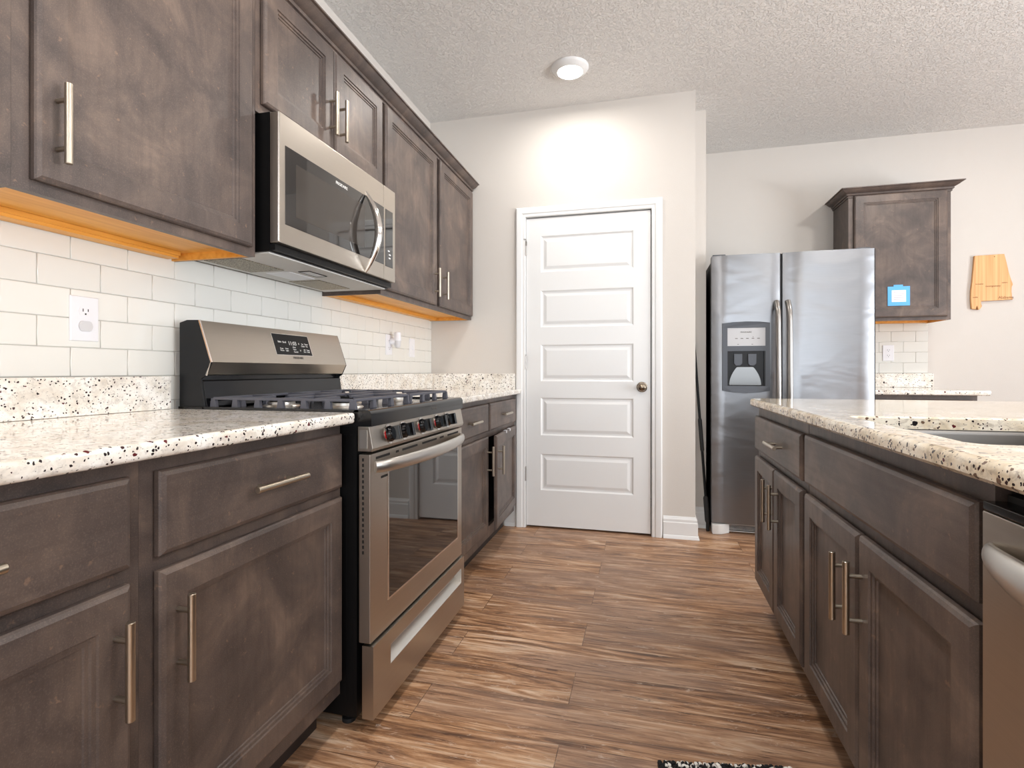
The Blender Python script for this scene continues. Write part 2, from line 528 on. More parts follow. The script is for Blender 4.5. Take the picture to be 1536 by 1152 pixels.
# small piece in the gap between base cabinet and casing
struct('baseboard_left', MB().prism([(0.535, YP - d * 0.6, z) for d, z in BB], (0.072, 0, 0)), M['white_paint'], angle=20)

# door casing
CP = [(0, 0), (0, 0.010), (0.006, 0.013), (0.020, 0.013), (0.026, 0.017), (0.050, 0.020), (0.058, 0.019), (0.064, 0.014), (0.064, 0)]  # (distance outwards, thickness)
mb = MB()
def cas(d, t_):
    return [Vector((DX0 + 0.004 - d, YP - t_, 0)), Vector((DX0 + 0.004 - d, YP - t_, DZ1 - 0.004 + d)),
            Vector((DX1 - 0.004 + d, YP - t_, DZ1 - 0.004 + d)), Vector((DX1 - 0.004 + d, YP - t_, 0))]
cr = [[mb.bm.verts.new(p) for p in cas(d, t_)] for d, t_ in CP]
for a_, b_ in zip(cr, cr[1:] + cr[:1]):
    for k in range(3): mb.bm.faces.new((a_[k], a_[k + 1], b_[k + 1], b_[k]))
mb.bm.faces.new([r_[0] for r_ in cr]); mb.bm.faces.new([r_[3] for r_ in cr][::-1])
# jamb lining inside the opening
mb.box(DX0, YP, 0, DX0 + 0.004, YP + T, DZ1).box(DX1 - 0.004, YP, 0, DX1, YP + T, DZ1).box(DX0, YP, DZ1 - 0.004, DX1, YP + T, DZ1)
mb.box(DX0 + 0.004, YP + 0.045, 0, DX0 + 0.016, YP + 0.075, DZ1 - 0.004)
struct('trim_1', mb, M['white_paint'], angle=20)

# ------------------------------------------------------------------ pantry door
door = thing('door_1', 'white five-panel pantry door with a satin knob', 'door', (1.083, YP, 0.0), kind='structure')
SX0, SX1, SZ0, SZ1 = 0.683, 1.4805, 0.014, 2.040
YD = YP + 0.001
mb = MB()
pans = [(0.249, 0.488), (0.610, 0.858), (0.966, 1.206), (1.321, 1.562), (1.683, 1.921)]
PX0, PX1 = 0.781, 1.376
zs = [SZ0] + [z for p in pans for z in p] + [SZ1]
def quad(p): mb.bm.faces.new([mb.bm.verts.new(q) for q in p])
def fr(x0, z0, x1, z1): quad([(x0, YD, z0), (x1, YD, z0), (x1, YD, z1), (x0, YD, z1)])
for k in range(len(zs) - 1): fr(SX0, zs[k], PX0, zs[k + 1]); fr(PX1, zs[k], SX1, zs[k + 1])
for k in range(0, len(zs), 2): fr(PX0, zs[k], PX1, zs[k + 1])
for z0, z1 in pans:
    mb.rings(lambda u, v, n, z0=z0: Vector((PX0 + u, YD - n, z0 + v)), PX1 - PX0, z1 - z0,
             [(0, 0), (0.005, -0.004), (0.010, -0.0075), (0.020, -0.0075), (0.038, -0.0015), (0.042, -0.001)], back=False)
# edges and back
for x in (SX0, SX1):
    for k in range(len(zs) - 1): quad([(x, YD, zs[k]), (x, YD, zs[k + 1]), (x, YD + 0.035, zs[k + 1]), (x, YD + 0.035, zs[k])])
for z in (SZ0, SZ1):
    for xa, xb in ((SX0, PX0), (PX0, PX1), (PX1, SX1)): quad([(xa, YD, z), (xb, YD, z), (xb, YD + 0.035, z), (xa, YD + 0.035, z)])
for k in range(len(zs) - 1):
    for xa, xb in ((SX0, PX0), (PX0, PX1), (PX1, SX1)): quad([(xa, YD + 0.035, zs[k]), (xb, YD + 0.035, zs[k]), (xb, YD + 0.035, zs[k + 1]), (xa, YD + 0.035, zs[k + 1])])
bmesh.ops.remove_doubles(mb.bm, verts=mb.bm.verts[:], dist=0.0002)
build('slab', mb, M['white_paint'], door, angle=8)
kb = build('knob', MB().lathe([(0.0001, -0.062), (0.012, -0.061), (0.022, -0.056), (0.027, -0.046), (0.0265, -0.038), (0.020, -0.029), (0.011, -0.022), (0.010, -0.010), (0.010, 0.0)],
           (1.428, YD, 0.932), 'Y', 32), M['brass'], door, label='satin nickel round knob')
build('rosette', MB().lathe([(0.0001, -0.006), (0.026, -0.006), (0.032, -0.003), (0.033, 0.0)], (1.428, YD, 0.932), 'Y', 32), M['brass'], kb)
for zc in (1.84, 1.09, 0.352):
    m_ = MB().tube([(0.6795, YP - 0.006, zc - 0.045), (0.6795, YP - 0.006, zc + 0.045)], 0.0062, 12)
    m_.lathe([(0.0001, 0.0), (0.005, 0.003), (0.0062, 0.006)], (0.6795, YP - 0.006, zc + 0.044), 'Z', 12)
    build('hinge', m_, M['hinge'], door, label='metal hinge barrel')
build('latch_hook', MB().tube([(0.668, YP - 0.012, 1.905), (0.684, YP - 0.014, 1.903), (0.688, YP - 0.012, 1.885), (0.688, YP - 0.012, 1.86)], 0.0028, 8), M['hinge'], door)

# ------------------------------------------------------------------ tiles
def tiles(name, F, u0, u1, rows, pitch, phase, z0, mat=M['tile'], skip=None):
    """one glazed sheet: bevelled tile blocks in running bond over a grout bed"""
    mb = MB()
    for r in range(rows[0], rows[1]):
        za, zb = z0 + r * 0.0762 + 0.0008, z0 + (r + 1) * 0.0762 - 0.0008
        if rows[2] and zb > rows[2]: zb = rows[2]
        ph = phase + (pitch / 2 if r % 2 else 0)
        k = math.floor((u0 - ph) / pitch)
        while ph + k * pitch < u1:
            a_, b_ = max(u0, ph + k * pitch + 0.0008), min(u1, ph + (k + 1) * pitch - 0.0008)
            k += 1
            if b_ - a_ < 0.004: continue
            if skip and skip(a_, b_, za): continue
            mb.rings(lambda u, v, n, a_=a_, za=za: F(a_ + u, za + v, n), b_ - a_, zb - za,
                     [(0, 0.0), (0, 0.0055), (0.0008, 0.0072), (0.0026, 0.008)], back=False)
    return mb
LF = lambda u, v, n: Vector((n, u, v))
mb = tiles('t', LF, -0.6, YP - 0.001, (-2, 6, 1.42), 0.1555, 1.039, 1.0175, skip=lambda a, b, z: z < 1.01 and (b < 1.345 or a > 2.10))
o = struct('wall_tile_left', mb, M['tile'], angle=80)
g_ = struct('wall_grout_left', MB().box(0.0, -0.6, 0.86, 0.0045, YP - 0.001, 1.42), M['grout'], smooth=False)
BFt = lambda u, v, n: Vector((u, YB - n, v))
struct('wall_tile_back', tiles('t', BFt, 2.72, 3.424, (0, 6, 1.40), 0.1555, 3.425 - 0.1555 * 4, 1.0175), M['tile'], angle=60)
struct('wall_grout_back', MB().box(2.72, YB - 0.0045, 1.0, 3.4245, YB, 1.40), M['grout'], smooth=False)

# ------------------------------------------------------------------ cabinet kit
def FX(x, y0, z0): return lambda u, v, n: Vector((x + n, y0 + u, z0 + v))      # faces +X
def FXn(x, y0, z0): return lambda u, v, n: Vector((x - n, y0 + u, z0 + v))     # faces -X
def FYn(x0, y, z0): return lambda u, v, n: Vector((x0 + u, y - n, z0 + v))     # faces -Y
DT = 0.02
def panel_door(name, F, w_, h_, parent, stile=0.056, pivot=None, rotz=0.0, label=None):
    mb = MB().rings(F, w_, h_, [(0, 0.003), (0, DT - 0.0075), (0.0025, DT - 0.0035), (0.009, DT), (stile, DT), (stile + 0.0015, DT - 0.004), (stile + 0.008, DT - 0.0048),
                                (stile + 0.0095, DT - 0.009), (stile + 0.015, DT - 0.0098), (stile + 0.0165, DT - 0.013), (stile + 0.02, DT - 0.013)])
    return build(name, mb, M['wood'], parent, pivot, rotz, angle=15, label=label)
def drawer_front(name, F, w_, h_, parent):
    mb = MB().rings(F, w_, h_, [(0, 0.003), (0, DT - 0.0075), (0.0025, DT - 0.0035), (0.010, DT), (0.012, DT)])
    return build(name, mb, M['wood_h'], parent, angle=15)
def bar_pull(F, uc, vc, parent, vertical=True, L=0.158, n0=DT, pivot=None, rotz=0.0):
    mb = MB()
    h = L / 2
    st = n0 + 0.030
    if vertical:
        pts = [F(uc, vc - h, st), F(uc, vc + h, st)]; posts = [(uc, vc - 0.048), (uc, vc + 0.048)]
    else:
        pts = [F(uc - h, vc, st), F(uc + h, vc, st)]; posts = [(uc - 0.048, vc), (uc + 0.048, vc)]
    d = (pts[1] - pts[0]).normalized() * 0.0008
    mb.tube([pts[0], pts[0] + d, pts[1] - d, pts[1]], [0.0062, 0.0070, 0.0070, 0.0062], 20)
    for a_, b_ in posts: mb.tube([F(a_, b_, n0), F(a_, b_, st)], 0.0048, 14)
    return build('handle', mb, M['nickel'], parent, pivot, rotz, label='brushed nickel bar pull', angle=40)
def face_frame(name, F, w_, h_, openings, parent, th=0.019):
    """slab with rectangular openings (u0,v0,u1,v1); grid of boxes"""
    us = sorted({0, w_, *[q for o in openings for q in (o[0], o[2])]})
    vs = sorted({0, h_, *[q for o in openings for q in (o[1], o[3])]})
    mb = MB()
    for a_, b_ in zip(us, us[1:]):
        for c_, d_ in zip(vs, vs[1:]):
            mu, mv = (a_ + b_) / 2, (c_ + d_) / 2
            if any(o[0] < mu < o[2] and o[1] < mv < o[3] for o in openings): continue
            p, q = F(a_, c_, -th), F(b_, d_, 0)
            mb.box(p.x, p.y, p.z, q.x, q.y, q.z)
    bmesh.ops.remove_doubles(mb.bm, verts=mb.bm.verts[:], dist=0.0002)
    return build(name, mb, M['wood'], parent, smooth=False)

CZ, CTH = 0.9144, 0.031
CB = CZ - CTH                                     # cabinet top
def base_cabinet(name, label, side, y0, y1, xback, xface, doors, drawers, group, handles_d, handles_w, ajar=None, low_false=False):
    """side +1 faces +X. doors/drawers: list of (ya, yb, za, zb)"""
    root = thing(name, label, 'cabinet', ((xback + xface) / 2, (y0 + y1) / 2, 0), group)
    F0 = (FX if side > 0 else FXn)
    ff = F0(xface, y0, 0.11)
    dd_ = doors
    ww_ = drawers
    if ajar:                                   # no centre stile behind the paired doors and drawers
        dd_ = [(doors[0][0], doors[1][1], doors[0][2], doors[0][3])]
        ww_ = [(drawers[0][0], drawers[1][1], drawers[0][2], drawers[0][3])]
    ops_ = [(a - y0 + 0.012, c - 0.11 + 0.012, b - y0 - 0.012, d - 0.11 - 0.012) for a, b, c, d in dd_ + ww_]
    face_frame('face_frame', ff, y1 - y0, CB - 0.001 - 0.11, ops_, root)
    s = side
    xf = xface - s * 0.019
    mb = MB()
    mb.box(xback, y0, 0.11, xf, y0 + 0.016, CB - 0.001).box(xback, y1 - 0.016, 0.11, xf, y1, CB - 0.001)
    mb.box(xback, y0 + 0.016, 0.11, xf, y1 - 0.016, 0.126).box(xback, y0 + 0.016, 0.11, xback + s * 0.01, y1 - 0.016, CB - 0.001)
    build('carcass', mb, M['wood_dark'], root, smooth=False)
    build('toe_kick', MB().box(xback, y0 + 0.002, 0.0, xface - s * 0.075, y1 - 0.002, 0.11), M['wood_dark'], root, smooth=False)
    for i, (a, b, c, d) in enumerate(drawers):
        f = F0(xface, a, c)
        dr = drawer_front('drawer', f, b - a, d - c, root)
        if handles_w[i] is not None:
            uc, L = handles_w[i]
            bar_pull(f, uc - a, (d - c) / 2 - 0.001, dr, False, L)
        else: dr.name = 'false_front'
    for i, (a, b, c, d) in enumerate(doors):
        f = F0(xface, a, c)
        piv, rz = None, 0.0
        if ajar and ajar[0] == i:
            piv, rz = (xface, ajar[1], c), ajar[2]
        dr = panel_door('door', f, b - a, d - c, root, pivot=piv, rotz=rz)
        uc, vc = handles_d[i]
        h_ = bar_pull(f, uc - a, vc - c, dr, True)
    return root

XF = 0.605
base_cabinet('base_cabinet', 'brown base cabinet nearest the camera on the left, its drawer pull half in view', 1, -0.10, 0.7198, 0.012, XF,
             [(-0.076, 0.300, 0.158, 0.677), (0.309, 0.693, 0.158, 0.677)], [(-0.076, 0.693, 0.703, 0.855)], 'dark brown base cabinets along the left wall',
             [(0.27, 0.55), (0.664, 0.551)], [(0.405, 0.18)])
base_cabinet('base_cabinet', 'brown base cabinet with one drawer over one wide door, left of the gas range', 1, 0.7202, 1.336, 0.012, XF,
             [(0.747, 1.322, 0.158, 0.677)], [(0.747, 1.322, 0.703, 0.855)], 'dark brown base cabinets along the left wall',
             [(0.781, 0.549)], [(1.034, 0.172)])
cc = base_cabinet('base_cabinet', 'brown base cabinet between range and pantry door, one door slightly ajar', 1, 2.112, 3.376, 0.012, XF,
             [(2.138, 2.742, 0.158, 0.677), (2.772, 3.356, 0.158, 0.677)], [(2.138, 2.742, 0.703, 0.855), (2.772, 3.356, 0.703, 0.855)],
             'dark brown base cabinets along the left wall', [(2.722, 0.545), (2.808, 0.540)], [(2.45, 0.158), (3.06, 0.158)], ajar=(1, 3.356, 0.062))
# white child-lock hooks on the top edge of the ajar door
for y in (3.02, 3.13):
    xk = XF + (3.356 - y) * 0.062
    build('child_latch', MB().box(xk + 0.004, y, 0.6775, xk + 0.016, y + 0.022, 0.681, 0.001).box(xk + 0.0185, y + 0.006, 0.664, xk + 0.0235, y + 0.014, 0.681), M['white_plastic'], cc, label='small white child latch')

XI = 1.923                                        # island frame face
XIB = 2.52
base_cabinet('island_cabinet', 'far island cabinet with one drawer over two narrow doors', -1, 1.737, 2.452, XIB, XI,
             [(1.752, 2.098, 0.140, 0.672), (2.104, 2.440, 0.140, 0.672)], [(1.752, 2.440, 0.700, 0.842)], 'dark brown island cabinets',
             [(2.026, 0.550), (2.127, 0.550)], [(2.02, 0.158)])
base_cabinet('island_cabinet', 'island sink cabinet with a wide blank front above two doors', -1, 0.874, 1.733, XIB, XI,
             [(0.886, 1.307, 0.140, 0.672), (1.313, 1.716, 0.140, 0.672)], [(0.886, 1.716, 0.702, 0.846)], 'dark brown island cabinets',
             [(1.285, 0.540), (1.373, 0.532)], [None])
# island end panel behind the dishwasher bay and back panel
isl = thing('island_back_panel', 'plain brown panel closing the far side of the island', 'panel', (2.56, 1.3, 0))
build('panel_board', MB().box(2.53, 0.20, 0.0, 2.56, 2.452, CB - 0.001).box(1.935, 0.20, 0.0, 2.53, 0.232, CB - 0.001), M['wood'], isl, smooth=False)

# ------------------------------------------------------------------ wall cabinets
UB, UT = 1.377, 2.268
def crown(mb, F, w_, ret0=False, ret1=False, depth=0.3):
    """crown along u at (n=0), profile (n, v) ; optional mitred returns"""
    P = [(-0.002, -0.024), (0.006, -0.024), (0.008, -0.017), (0.005, -0.015), (0.005, -0.012), (0.013, -0.010), (0.016, -0.003), (0.013, -0.001), (0.014, 0.002), (0.024, 0.006), (0.036, 0.013), (0.046, 0.023), (0.049, 0.027), (0.058, 0.028), (0.058, 0.034), (-0.002, 0.034)]
    path = []
    rings_ = []
    def ring(fn): rings_.append([mb.bm.verts.new(fn(n, v)) for n, v in P])
    if ret0: ring(lambda n, v: F(-n, v, -depth))
    ring(lambda n, v: F(-n if ret0 else 0, v, n))
    ring(lambda n, v: F(w_ + (n if ret1 else 0), v, n))
    if ret1: ring(lambda n, v: F(w_ + n, v, -depth))
    m = len(P)
    for a_, b_ in zip(rings_, rings_[1:]):
        for k in range(m): mb.bm.faces.new((a_[k], a_[(k + 1) % m], b_[(k + 1) % m], b_[k]))
    mb.bm.faces.new(rings_[0]); mb.bm.faces.new(rings_[-1][::-1])
    return mb

XU = 0.305
def wall_cabinet(label, F0, a0, a1, z0, z1, doors, handles, group, depth=0.303, cleat=None, wall_gap=0.001, base=None, ret=None):
    """F0(u0, z0) gives a mapping with n=0 on the frame face, +n towards the room"""
    p = F0(a0, z0)(0, 0, -depth)
    root = thing('wall_cabinet', label, 'cabinet', tuple(F0((a0 + a1) / 2, z0)(0, 0, -depth / 2)), group)
    F = F0(a0, z0); W = a1 - a0; Hh = z1 - z0
    ops_ = [(a - a0 + 0.012, c - z0 + 0.012, b - a0 - 0.012, d - z0 - 0.012) for a, b, c, d in doors]
    face_frame('face_frame', F, W, Hh, ops_, root)
    mb = MB()
    def bx(u0, v0, n0, u1, v1, n1):
        q0, q1 = F(u0, v0, n0), F(u1, v1, n1); mb.box(q0.x, q0.y, q0.z, q1.x, q1.y, q1.z)
    lift = 0.022
    bx(0, lift, -depth, 0.014, Hh, -0.019); bx(W - 0.014, lift, -depth, W, Hh, -0.019)
    bx(0.014, Hh - 0.014, -depth, W - 0.014, Hh, -0.019); bx(0.014, lift + 0.016, -depth, W - 0.014, Hh - 0.014, -depth + 0.01)
    bx(0, 0, -depth, 0.003, lift, -0.019); bx(W - 0.003, 0, -depth, W, lift, -0.019)
    build('carcass', mb, M['wood'], root, smooth=False)
    mb = MB()
    bx(0.014, lift, -depth, W - 0.014, lift + 0.012, -0.020)
    bx(0.0032, 0.0005, -depth, 0.014, lift, -0.020); bx(W - 0.014, 0.0005, -depth, W - 0.0032, lift, -0.020)
    bx(0.014, 0.0005, -0.0235, W - 0.014, lift, -0.0195)
    build('underside', mb, M['amber'], root, smooth=False, label='amber unfinished maple underside')
    if cleat:
        mb = MB()
        bx(cleat[0] - a0, 0.002, -depth + 0.012, cleat[1] - a0, lift - 0.0005, -depth + 0.055)
        bx(cleat[0] - a0, 0.010, -depth + 0.055, cleat[1] - a0, lift - 0.0005, -depth + 0.062)
        build('hanging_rail', mb, M['amber'], root, smooth=False, label='amber maple rail at the wall')
    for i, (a, b, c, d) in enumerate(doors):
        f = F0(a, c)
        dr = panel_door('door', f, b - a, d - c, root)
        if handles[i]: bar_pull(f, handles[i][0] - a, handles[i][1] - c, dr, True)
    mb = MB()
    crown(mb, F0(a0, z1 - 0.010), W, *(ret or (False, False)), depth=depth)
    build('crown_moulding', mb, M['wood_h'], root, angle=25)
    return root
U0 = lambda y0, z0: FX(XU, y0, z0)
grp = 'dark brown wall cabinets above the range'
wall_cabinet('brown wall cabinet at the picture edge, only its stile in view', U0, -0.10, 0.7197, UB, UT, [(-0.076, 0.687, 1.400, 2.232)], [(0.0, 1.51)], grp, cleat=(-0.09, 0.70))
wall_cabinet('single-door brown wall cabinet left of the microwave with a bar pull low on its left', U0, 0.720, 1.352, UB, UT, [(0.750, 1.325, 1.400, 2.232)], [(0.786, 1.517)], grp, cleat=(0.73, 1.318))
wall_cabinet('short two-door brown wall cabinet directly above the microwave', U0, 1.353, 2.130, 1.822, UT, [(1.372, 1.742, 1.850, 2.232), (1.748, 2.118, 1.850, 2.232)], [(1.712, 1.977), (1.778, 1.977)], grp)
wall_cabinet('tall two-door brown wall cabinet right of the microwave beside the pantry wall', U0, 2.131, 3.385, UB, UT, [(2.149, 2.740, 1.400, 2.232), (2.790, 3.366, 1.400, 2.232)], [(2.704, 1.520), (2.828, 1.520)], grp, cleat=(2.145, 3.36))
V0 = lambda x0, z0: FYn(x0, 4.123, z0)
wc = wall_cabinet('brown wall cabinet beside the fridge with a blue-edged note on its door', V0, 2.816, 3.422, UB, UT, [(2.846, 3.398, 1.398, 2.245)], [None], 'wall cabinet on the back wall', cleat=(2.83, 3.40), ret=(True, True))

# note taped on that door
nt = thing('note', 'white paper note edged with blue tape on the wall cabinet door', 'note', (3.118, 4.103, 1.545))
nF = FYn(3.050, 4.1135, 1.477)
mb = MB().rings(nF, 0.132, 0.131, [(0, 0), (0, 0.0016), (0.001, 0.002)])
build('backing', mb, M['blue_tape'], nt, smooth=False, label='blue tape backing')
build('paper', MB().rings(nF, 0.132, 0.131, [((0.024, 0.026), 0.002), ((0.024, 0.026), 0.0028)]), M['paper'], nt, smooth=False)
mb = MB()
for k, ln in enumerate((0.058, 0.062, 0.05, 0.064, 0.045)):
    p, q = nF(0.034, 0.040 + k * 0.0125, 0.0028), nF(0.034 + ln, 0.044 + k * 0.0125, 0.0032)
    mb.box(p.x, p.y, p.z, q.x, q.y, q.z)
build('writing', mb, M['ink'], nt, smooth=False)
p, q = nF(0.035, 0.129, 0.002), nF(0.09, 0.142, 0.0026)
build('tape', MB().box(p.x, p.y, p.z, q.x, q.y, q.z), M['blue_tape'], nt, smooth=False)

# ------------------------------------------------------------------ countertops
def slab(x0, y0, x1, y1, z0=CB, z1=CZ, r=0.009):
    return MB().box(x0, y0, z0, x1, y1, z1, r, 3)
tag(build('countertop', slab(0.001, -0.55, 0.655, 1.337), M['granite'], pivot=(0.33, 0.4, CB)), 'white speckled granite worktop at the left of the gas range', 'countertop')
tag(build('granite_upstand', MB().box(0.0085, -0.55, CZ + 0.0005, 0.028, 1.318, CZ + 0.1016, 0.002), M['granite'], pivot=(0.018, 0.4, CZ)), 'granite upstand under the white tiles left of the range', 'backsplash')
tag(build('countertop', slab(0.001, 2.112, 0.655, 3.3815), M['granite'], pivot=(0.33, 2.75, CB)), 'granite worktop between the gas range and the pantry door', 'countertop')
tag(build('granite_upstand', MB().box(0.0085, 2.130, CZ + 0.0005, 0.028, 3.381, CZ + 0.1016, 0.002), M['granite'], pivot=(0.018, 2.75, CZ)), 'granite upstand along the tiled wall right of the range', 'backsplash')
tag(build('granite_upstand', MB().box(0.0085, 3.3822, CZ - 0.02, 0.611, 3.4035, CZ + 0.1016, 0.002), M['granite'], pivot=(0.31, 3.393, CZ)), 'granite upstand on the painted pantry wall beside the door', 'backsplash')

# island worktop with the sink cut-out
IX0, IX1, IY0, IY1 = 1.885, 2.96, 0.10, 2.475
HX0, HX1, HY0, HY1, HR = 1.966, 2.43, 1.003, 1.558, 0.03
def rrect(x0, y0, x1, y1, r, k=6):
    out = []
    for cx, cy, a0 in ((x1 - r, y1 - r, 0), (x0 + r, y1 - r, PI / 2), (x0 + r, y0 + r, PI), (x1 - r, y0 + r, 1.5 * PI)):
        out += [(cx + r * math.cos(a0 + PI / 2 * i / k), cy + r * math.sin(a0 + PI / 2 * i / k)) for i in range(k + 1)]
    return out
mb = MB()
def loop(pts, z): return [mb.bm.verts.new((x, y, z)) for x, y in pts]
def band(a_, b_):
    n = len(a_)
    for k in range(n): mb.bm.faces.new((a_[k], a_[(k + 1) % n], b_[(k + 1) % n], b_[k]))
prof = [(0.0, CB + 0.006), (0.0, CZ - 0.012), (0.0015, CZ - 0.006), (0.005, CZ - 0.0018), (0.011, CZ), (0.016, CZ)]
lo = [loop(rrect(IX0 + d, IY0 + d, IX1 - d, IY1 - d, 0.04 - d), z) for d, z in [(0.006, CB)] + prof]
hi = [loop(rrect(HX0 - d, HY0 - d, HX1 + d, HY1 + d, HR + d), z) for d, z in ((0, CB), (0, CZ - 0.004), (0.004, CZ), (0.009, CZ))]
for a_, b_ in zip(lo, lo[1:]): band(a_, b_)
for a_, b_ in zip(hi, hi[1:]): band(a_, b_)
band(lo[-1], hi[-1]); band(lo[0], hi[0])
tag(build('countertop', mb, M['granite_warm'], pivot=(2.4, 1.3, CB), angle=40), 'cream speckled granite island worktop with a sink cut-out', 'countertop')
# undermount sink
mb = MB()
sk = thing('kitchen_sink', 'stainless undermount sink set under the island worktop', 'sink', (2.2, 1.28, CB - 0.2))
def lp(d, z, r): return loop(rrect(HX0 - 0.006 + d, HY0 - 0.006 + d, HX1 + 0.006 - d, HY1 + 0.006 - d, r), z)
rs = [lp(-0.016, CB - 0.0035, 0.06), lp(-0.016, CB - 0.001, 0.06), lp(0.0, CB - 0.001, 0.05), lp(0.004, CB - 0.012, 0.05), lp(0.008, CB - 0.16, 0.05), lp(0.020, CB - 0.185, 0.05), lp(0.06, CB - 0.198, 0.05)]
for a_, b_ in zip(rs, rs[1:]): band(a_, b_)
mb.bm.faces.new(rs[-1])
build('basin', mb, M['steel_basin'], sk, angle=50)
build('drain', MB().lathe([(0.0001, 0.001), (0.018, 0.001), (0.022, 0.004), (0.042, 0.004), (0.045, 0.0)], (2.2, 1.28, CB - 0.1975), 'Z', 28), M['chrome'], sk)

# back worktop between fridge and dining side
bk = base_cabinet
root = thing('base_cabinet', 'dark base cabinet behind the island at the right of the fridge', 'cabinet', (3.1, 4.1, 0), 'base cabinet on the back wall')
face_frame('face_frame', FYn(2.822, 3.818, 0.11), 0.592, CB - 0.111, [(0.04, 0.04, 0.552, 0.55), (0.04, 0.60, 0.552, 0.74)], root)
build('carcass', MB().box(2.822, 3.837, 0.11, 2.838, YB - 0.002, CB - 0.001).box(3.398, 3.837, 0.11, 3.414, YB - 0.002, CB - 0.001).box(2.838, 3.837, 0.11, 3.398, YB - 0.002, 0.126), M['wood'], root, smooth=False)
build('toe_kick', MB().box(2.824, 3.9, 0, 3.412, YB - 0.03, 0.11), M['wood_dark'], root, smooth=False)
dr = drawer_front('drawer', FYn(2.846, 3.818, 0.703), 0.544, 0.152, root)
bar_pull(FYn(2.846, 3.818, 0.703), 0.272, 0.075, dr, False)
dr = panel_door('door', FYn(2.846, 3.818, 0.158), 0.544, 0.519, root)
bar_pull(FYn(2.846, 3.818, 0.158), 0.05, 0.39, dr, True)
tag(build('countertop', slab(2.80, 3.772, 3.466, YB - 0.001), M['granite'], pivot=(3.13, 4.1, CB)), 'small granite worktop on the back wall right of the fridge', 'countertop')
tag(build('granite_upstand', MB().box(2.80, YB - 0.029, CZ + 0.0005, 3.450, YB - 0.0085, CZ + 0.1016, 0.002), M['granite'], pivot=(3.12, YB, CZ)), 'granite upstand under the tiles behind the fridge', 'backsplash')

# ------------------------------------------------------------------ gas range
RY0, RY1, RX = 1.342, 2.106, 0.697
RYC = (RY0 + RY1) / 2
rg = thing('gas_range', 'stainless gas range with black grates and oven window', 'range', (0.36, RYC, 0))
mb = MB().box(0.03, RY0, 0.045, 0.655, RY1, 0.874)
for x in (0.615, 0.635): mb.box(x, RY0 - 0.0012, 0.09, x + 0.008, RY0, 0.85)
build('body', mb, M['black_satin'], rg, smooth=False)
for x in (0.09, 0.60):
    for y in (RY0 + 0.05, RY1 - 0.05):
        build('foot', MB().lathe([(0.0001, 0), (0.02, 0), (0.02, 0.012), (0.01, 0.014), (0.01, 0.046)], (x, y, 0), 'Z', 16), M['black_matte'], rg)
# cooktop with rolled front edge and sunken well
mb = MB()
prof = [(0.03, 0.8745), (RX + 0.004, 0.8745), (RX + 0.004, 0.908), (RX, 0.917), (RX - 0.008, 0.921), (0.650, 0.921), (0.642, 0.915), (0.13, 0.915), (0.12, 0.921), (0.03, 0.921)]
mb.prism([(x, RY0, z) for x, z in prof], (0, RY1 - RY0, 0))
mb.box(0.12, RY0, 0.915, 0.66, RY0 + 0.014, 0.9212).box(0.12, RY1 - 0.014, 0.915, 0.66, RY1, 0.9212)
build('cooktop', mb, M['black_gloss'], rg, angle=50)
lettering('logo', 'FRIGIDAIRE', 0.010, (RX + 0.0042, 1.80, 0.893), (0, 1, 0), (0, 0, 1), M['grey_mark'], rg)
# back guard
pr = [(0.060, 1.186), (0.108, 1.190), (0.152, 1.060), (0.132, 1.021), (0.115, 1.018), (0.060, 1.018)]
build('back_guard', MB().prism([(x, RY0 + 0.006, z) for x, z in pr], (0, RY1 - RY0 - 0.012, 0), 0.003), M['steel_y'], rg, angle=20, label='slanted stainless control panel')
pe = [(0.034, 0.9215), (0.034, 1.184), (0.062, 1.192), (0.104, 1.191), (0.150, 1.058), (0.129, 1.015), (0.113, 1.008), (0.130, 0.9215)]
for y in (RY0, RY1 - 0.006):
    build('end_cap', MB().prism([(x, y, z) for x, z in pe], (0, 0.006, 0), 0.0015), M['charcoal_dark'], rg, smooth=False, label='black end cap of the control panel')
build('edge_trim', MB().tube([(0.106, RY0 + 0.004, 1.190), (0.152, RY0 + 0.004, 1.059), (0.132, RY0 + 0.004, 1.019)], 0.004, 8), M['steel_bright'], rg)
build('riser', MB().box(0.04, RY0 + 0.006, 0.9215, 0.10, RY1 - 0.006, 1.018).prism([(0.10, RY0 + 0.006, 0.9215), (0.132, RY0 + 0.006, 0.9215), (0.118, RY0 + 0.006, 1.000), (0.10, RY0 + 0.006, 1.004)], (0, RY1 - RY0 - 0.012, 0), 0.002), M['black_gloss'], rg, angle=30)
# slanted display
a0, b0 = Vector((0.108, 0, 1.190)), Vector((0.152, 0, 1.060))
dn = (b0 - a0); LN = dn.length; dn.normalize(); nn = Vector((-dn.z, 0, dn.x))
if nn.x < 0: nn = -nn
def GF(y, d, n): return a0 + dn * d + nn * n + Vector((0, y, 0))     # y along, d down the slope
def gq(y0, d0, y1, d1, n0, n1, mb): return mb.prism([GF(y0, d0, n0), GF(y1, d0, n0), GF(y1, d1, n0), GF(y0, d1, n0)], nn * (n1 - n0))
DY0, DY1 = 1.658, 1.868
ds = build('display', gq(DY0 - 0.003, 0.018, DY1 + 0.003, 0.104, 0.0005, 0.001, MB()), M['steel_bright'], rg, smooth=False)
build('screen', gq(DY0, 0.020, DY1, 0.102, 0.001, 0.0016, MB()), M['charcoal_dark'], ds, smooth=False)
lettering('clock_digits', '11:03', 0.022, GF(1.762, 0.062, 0.0018), (0, 1, 0), -dn, M['white_mark'], ds)
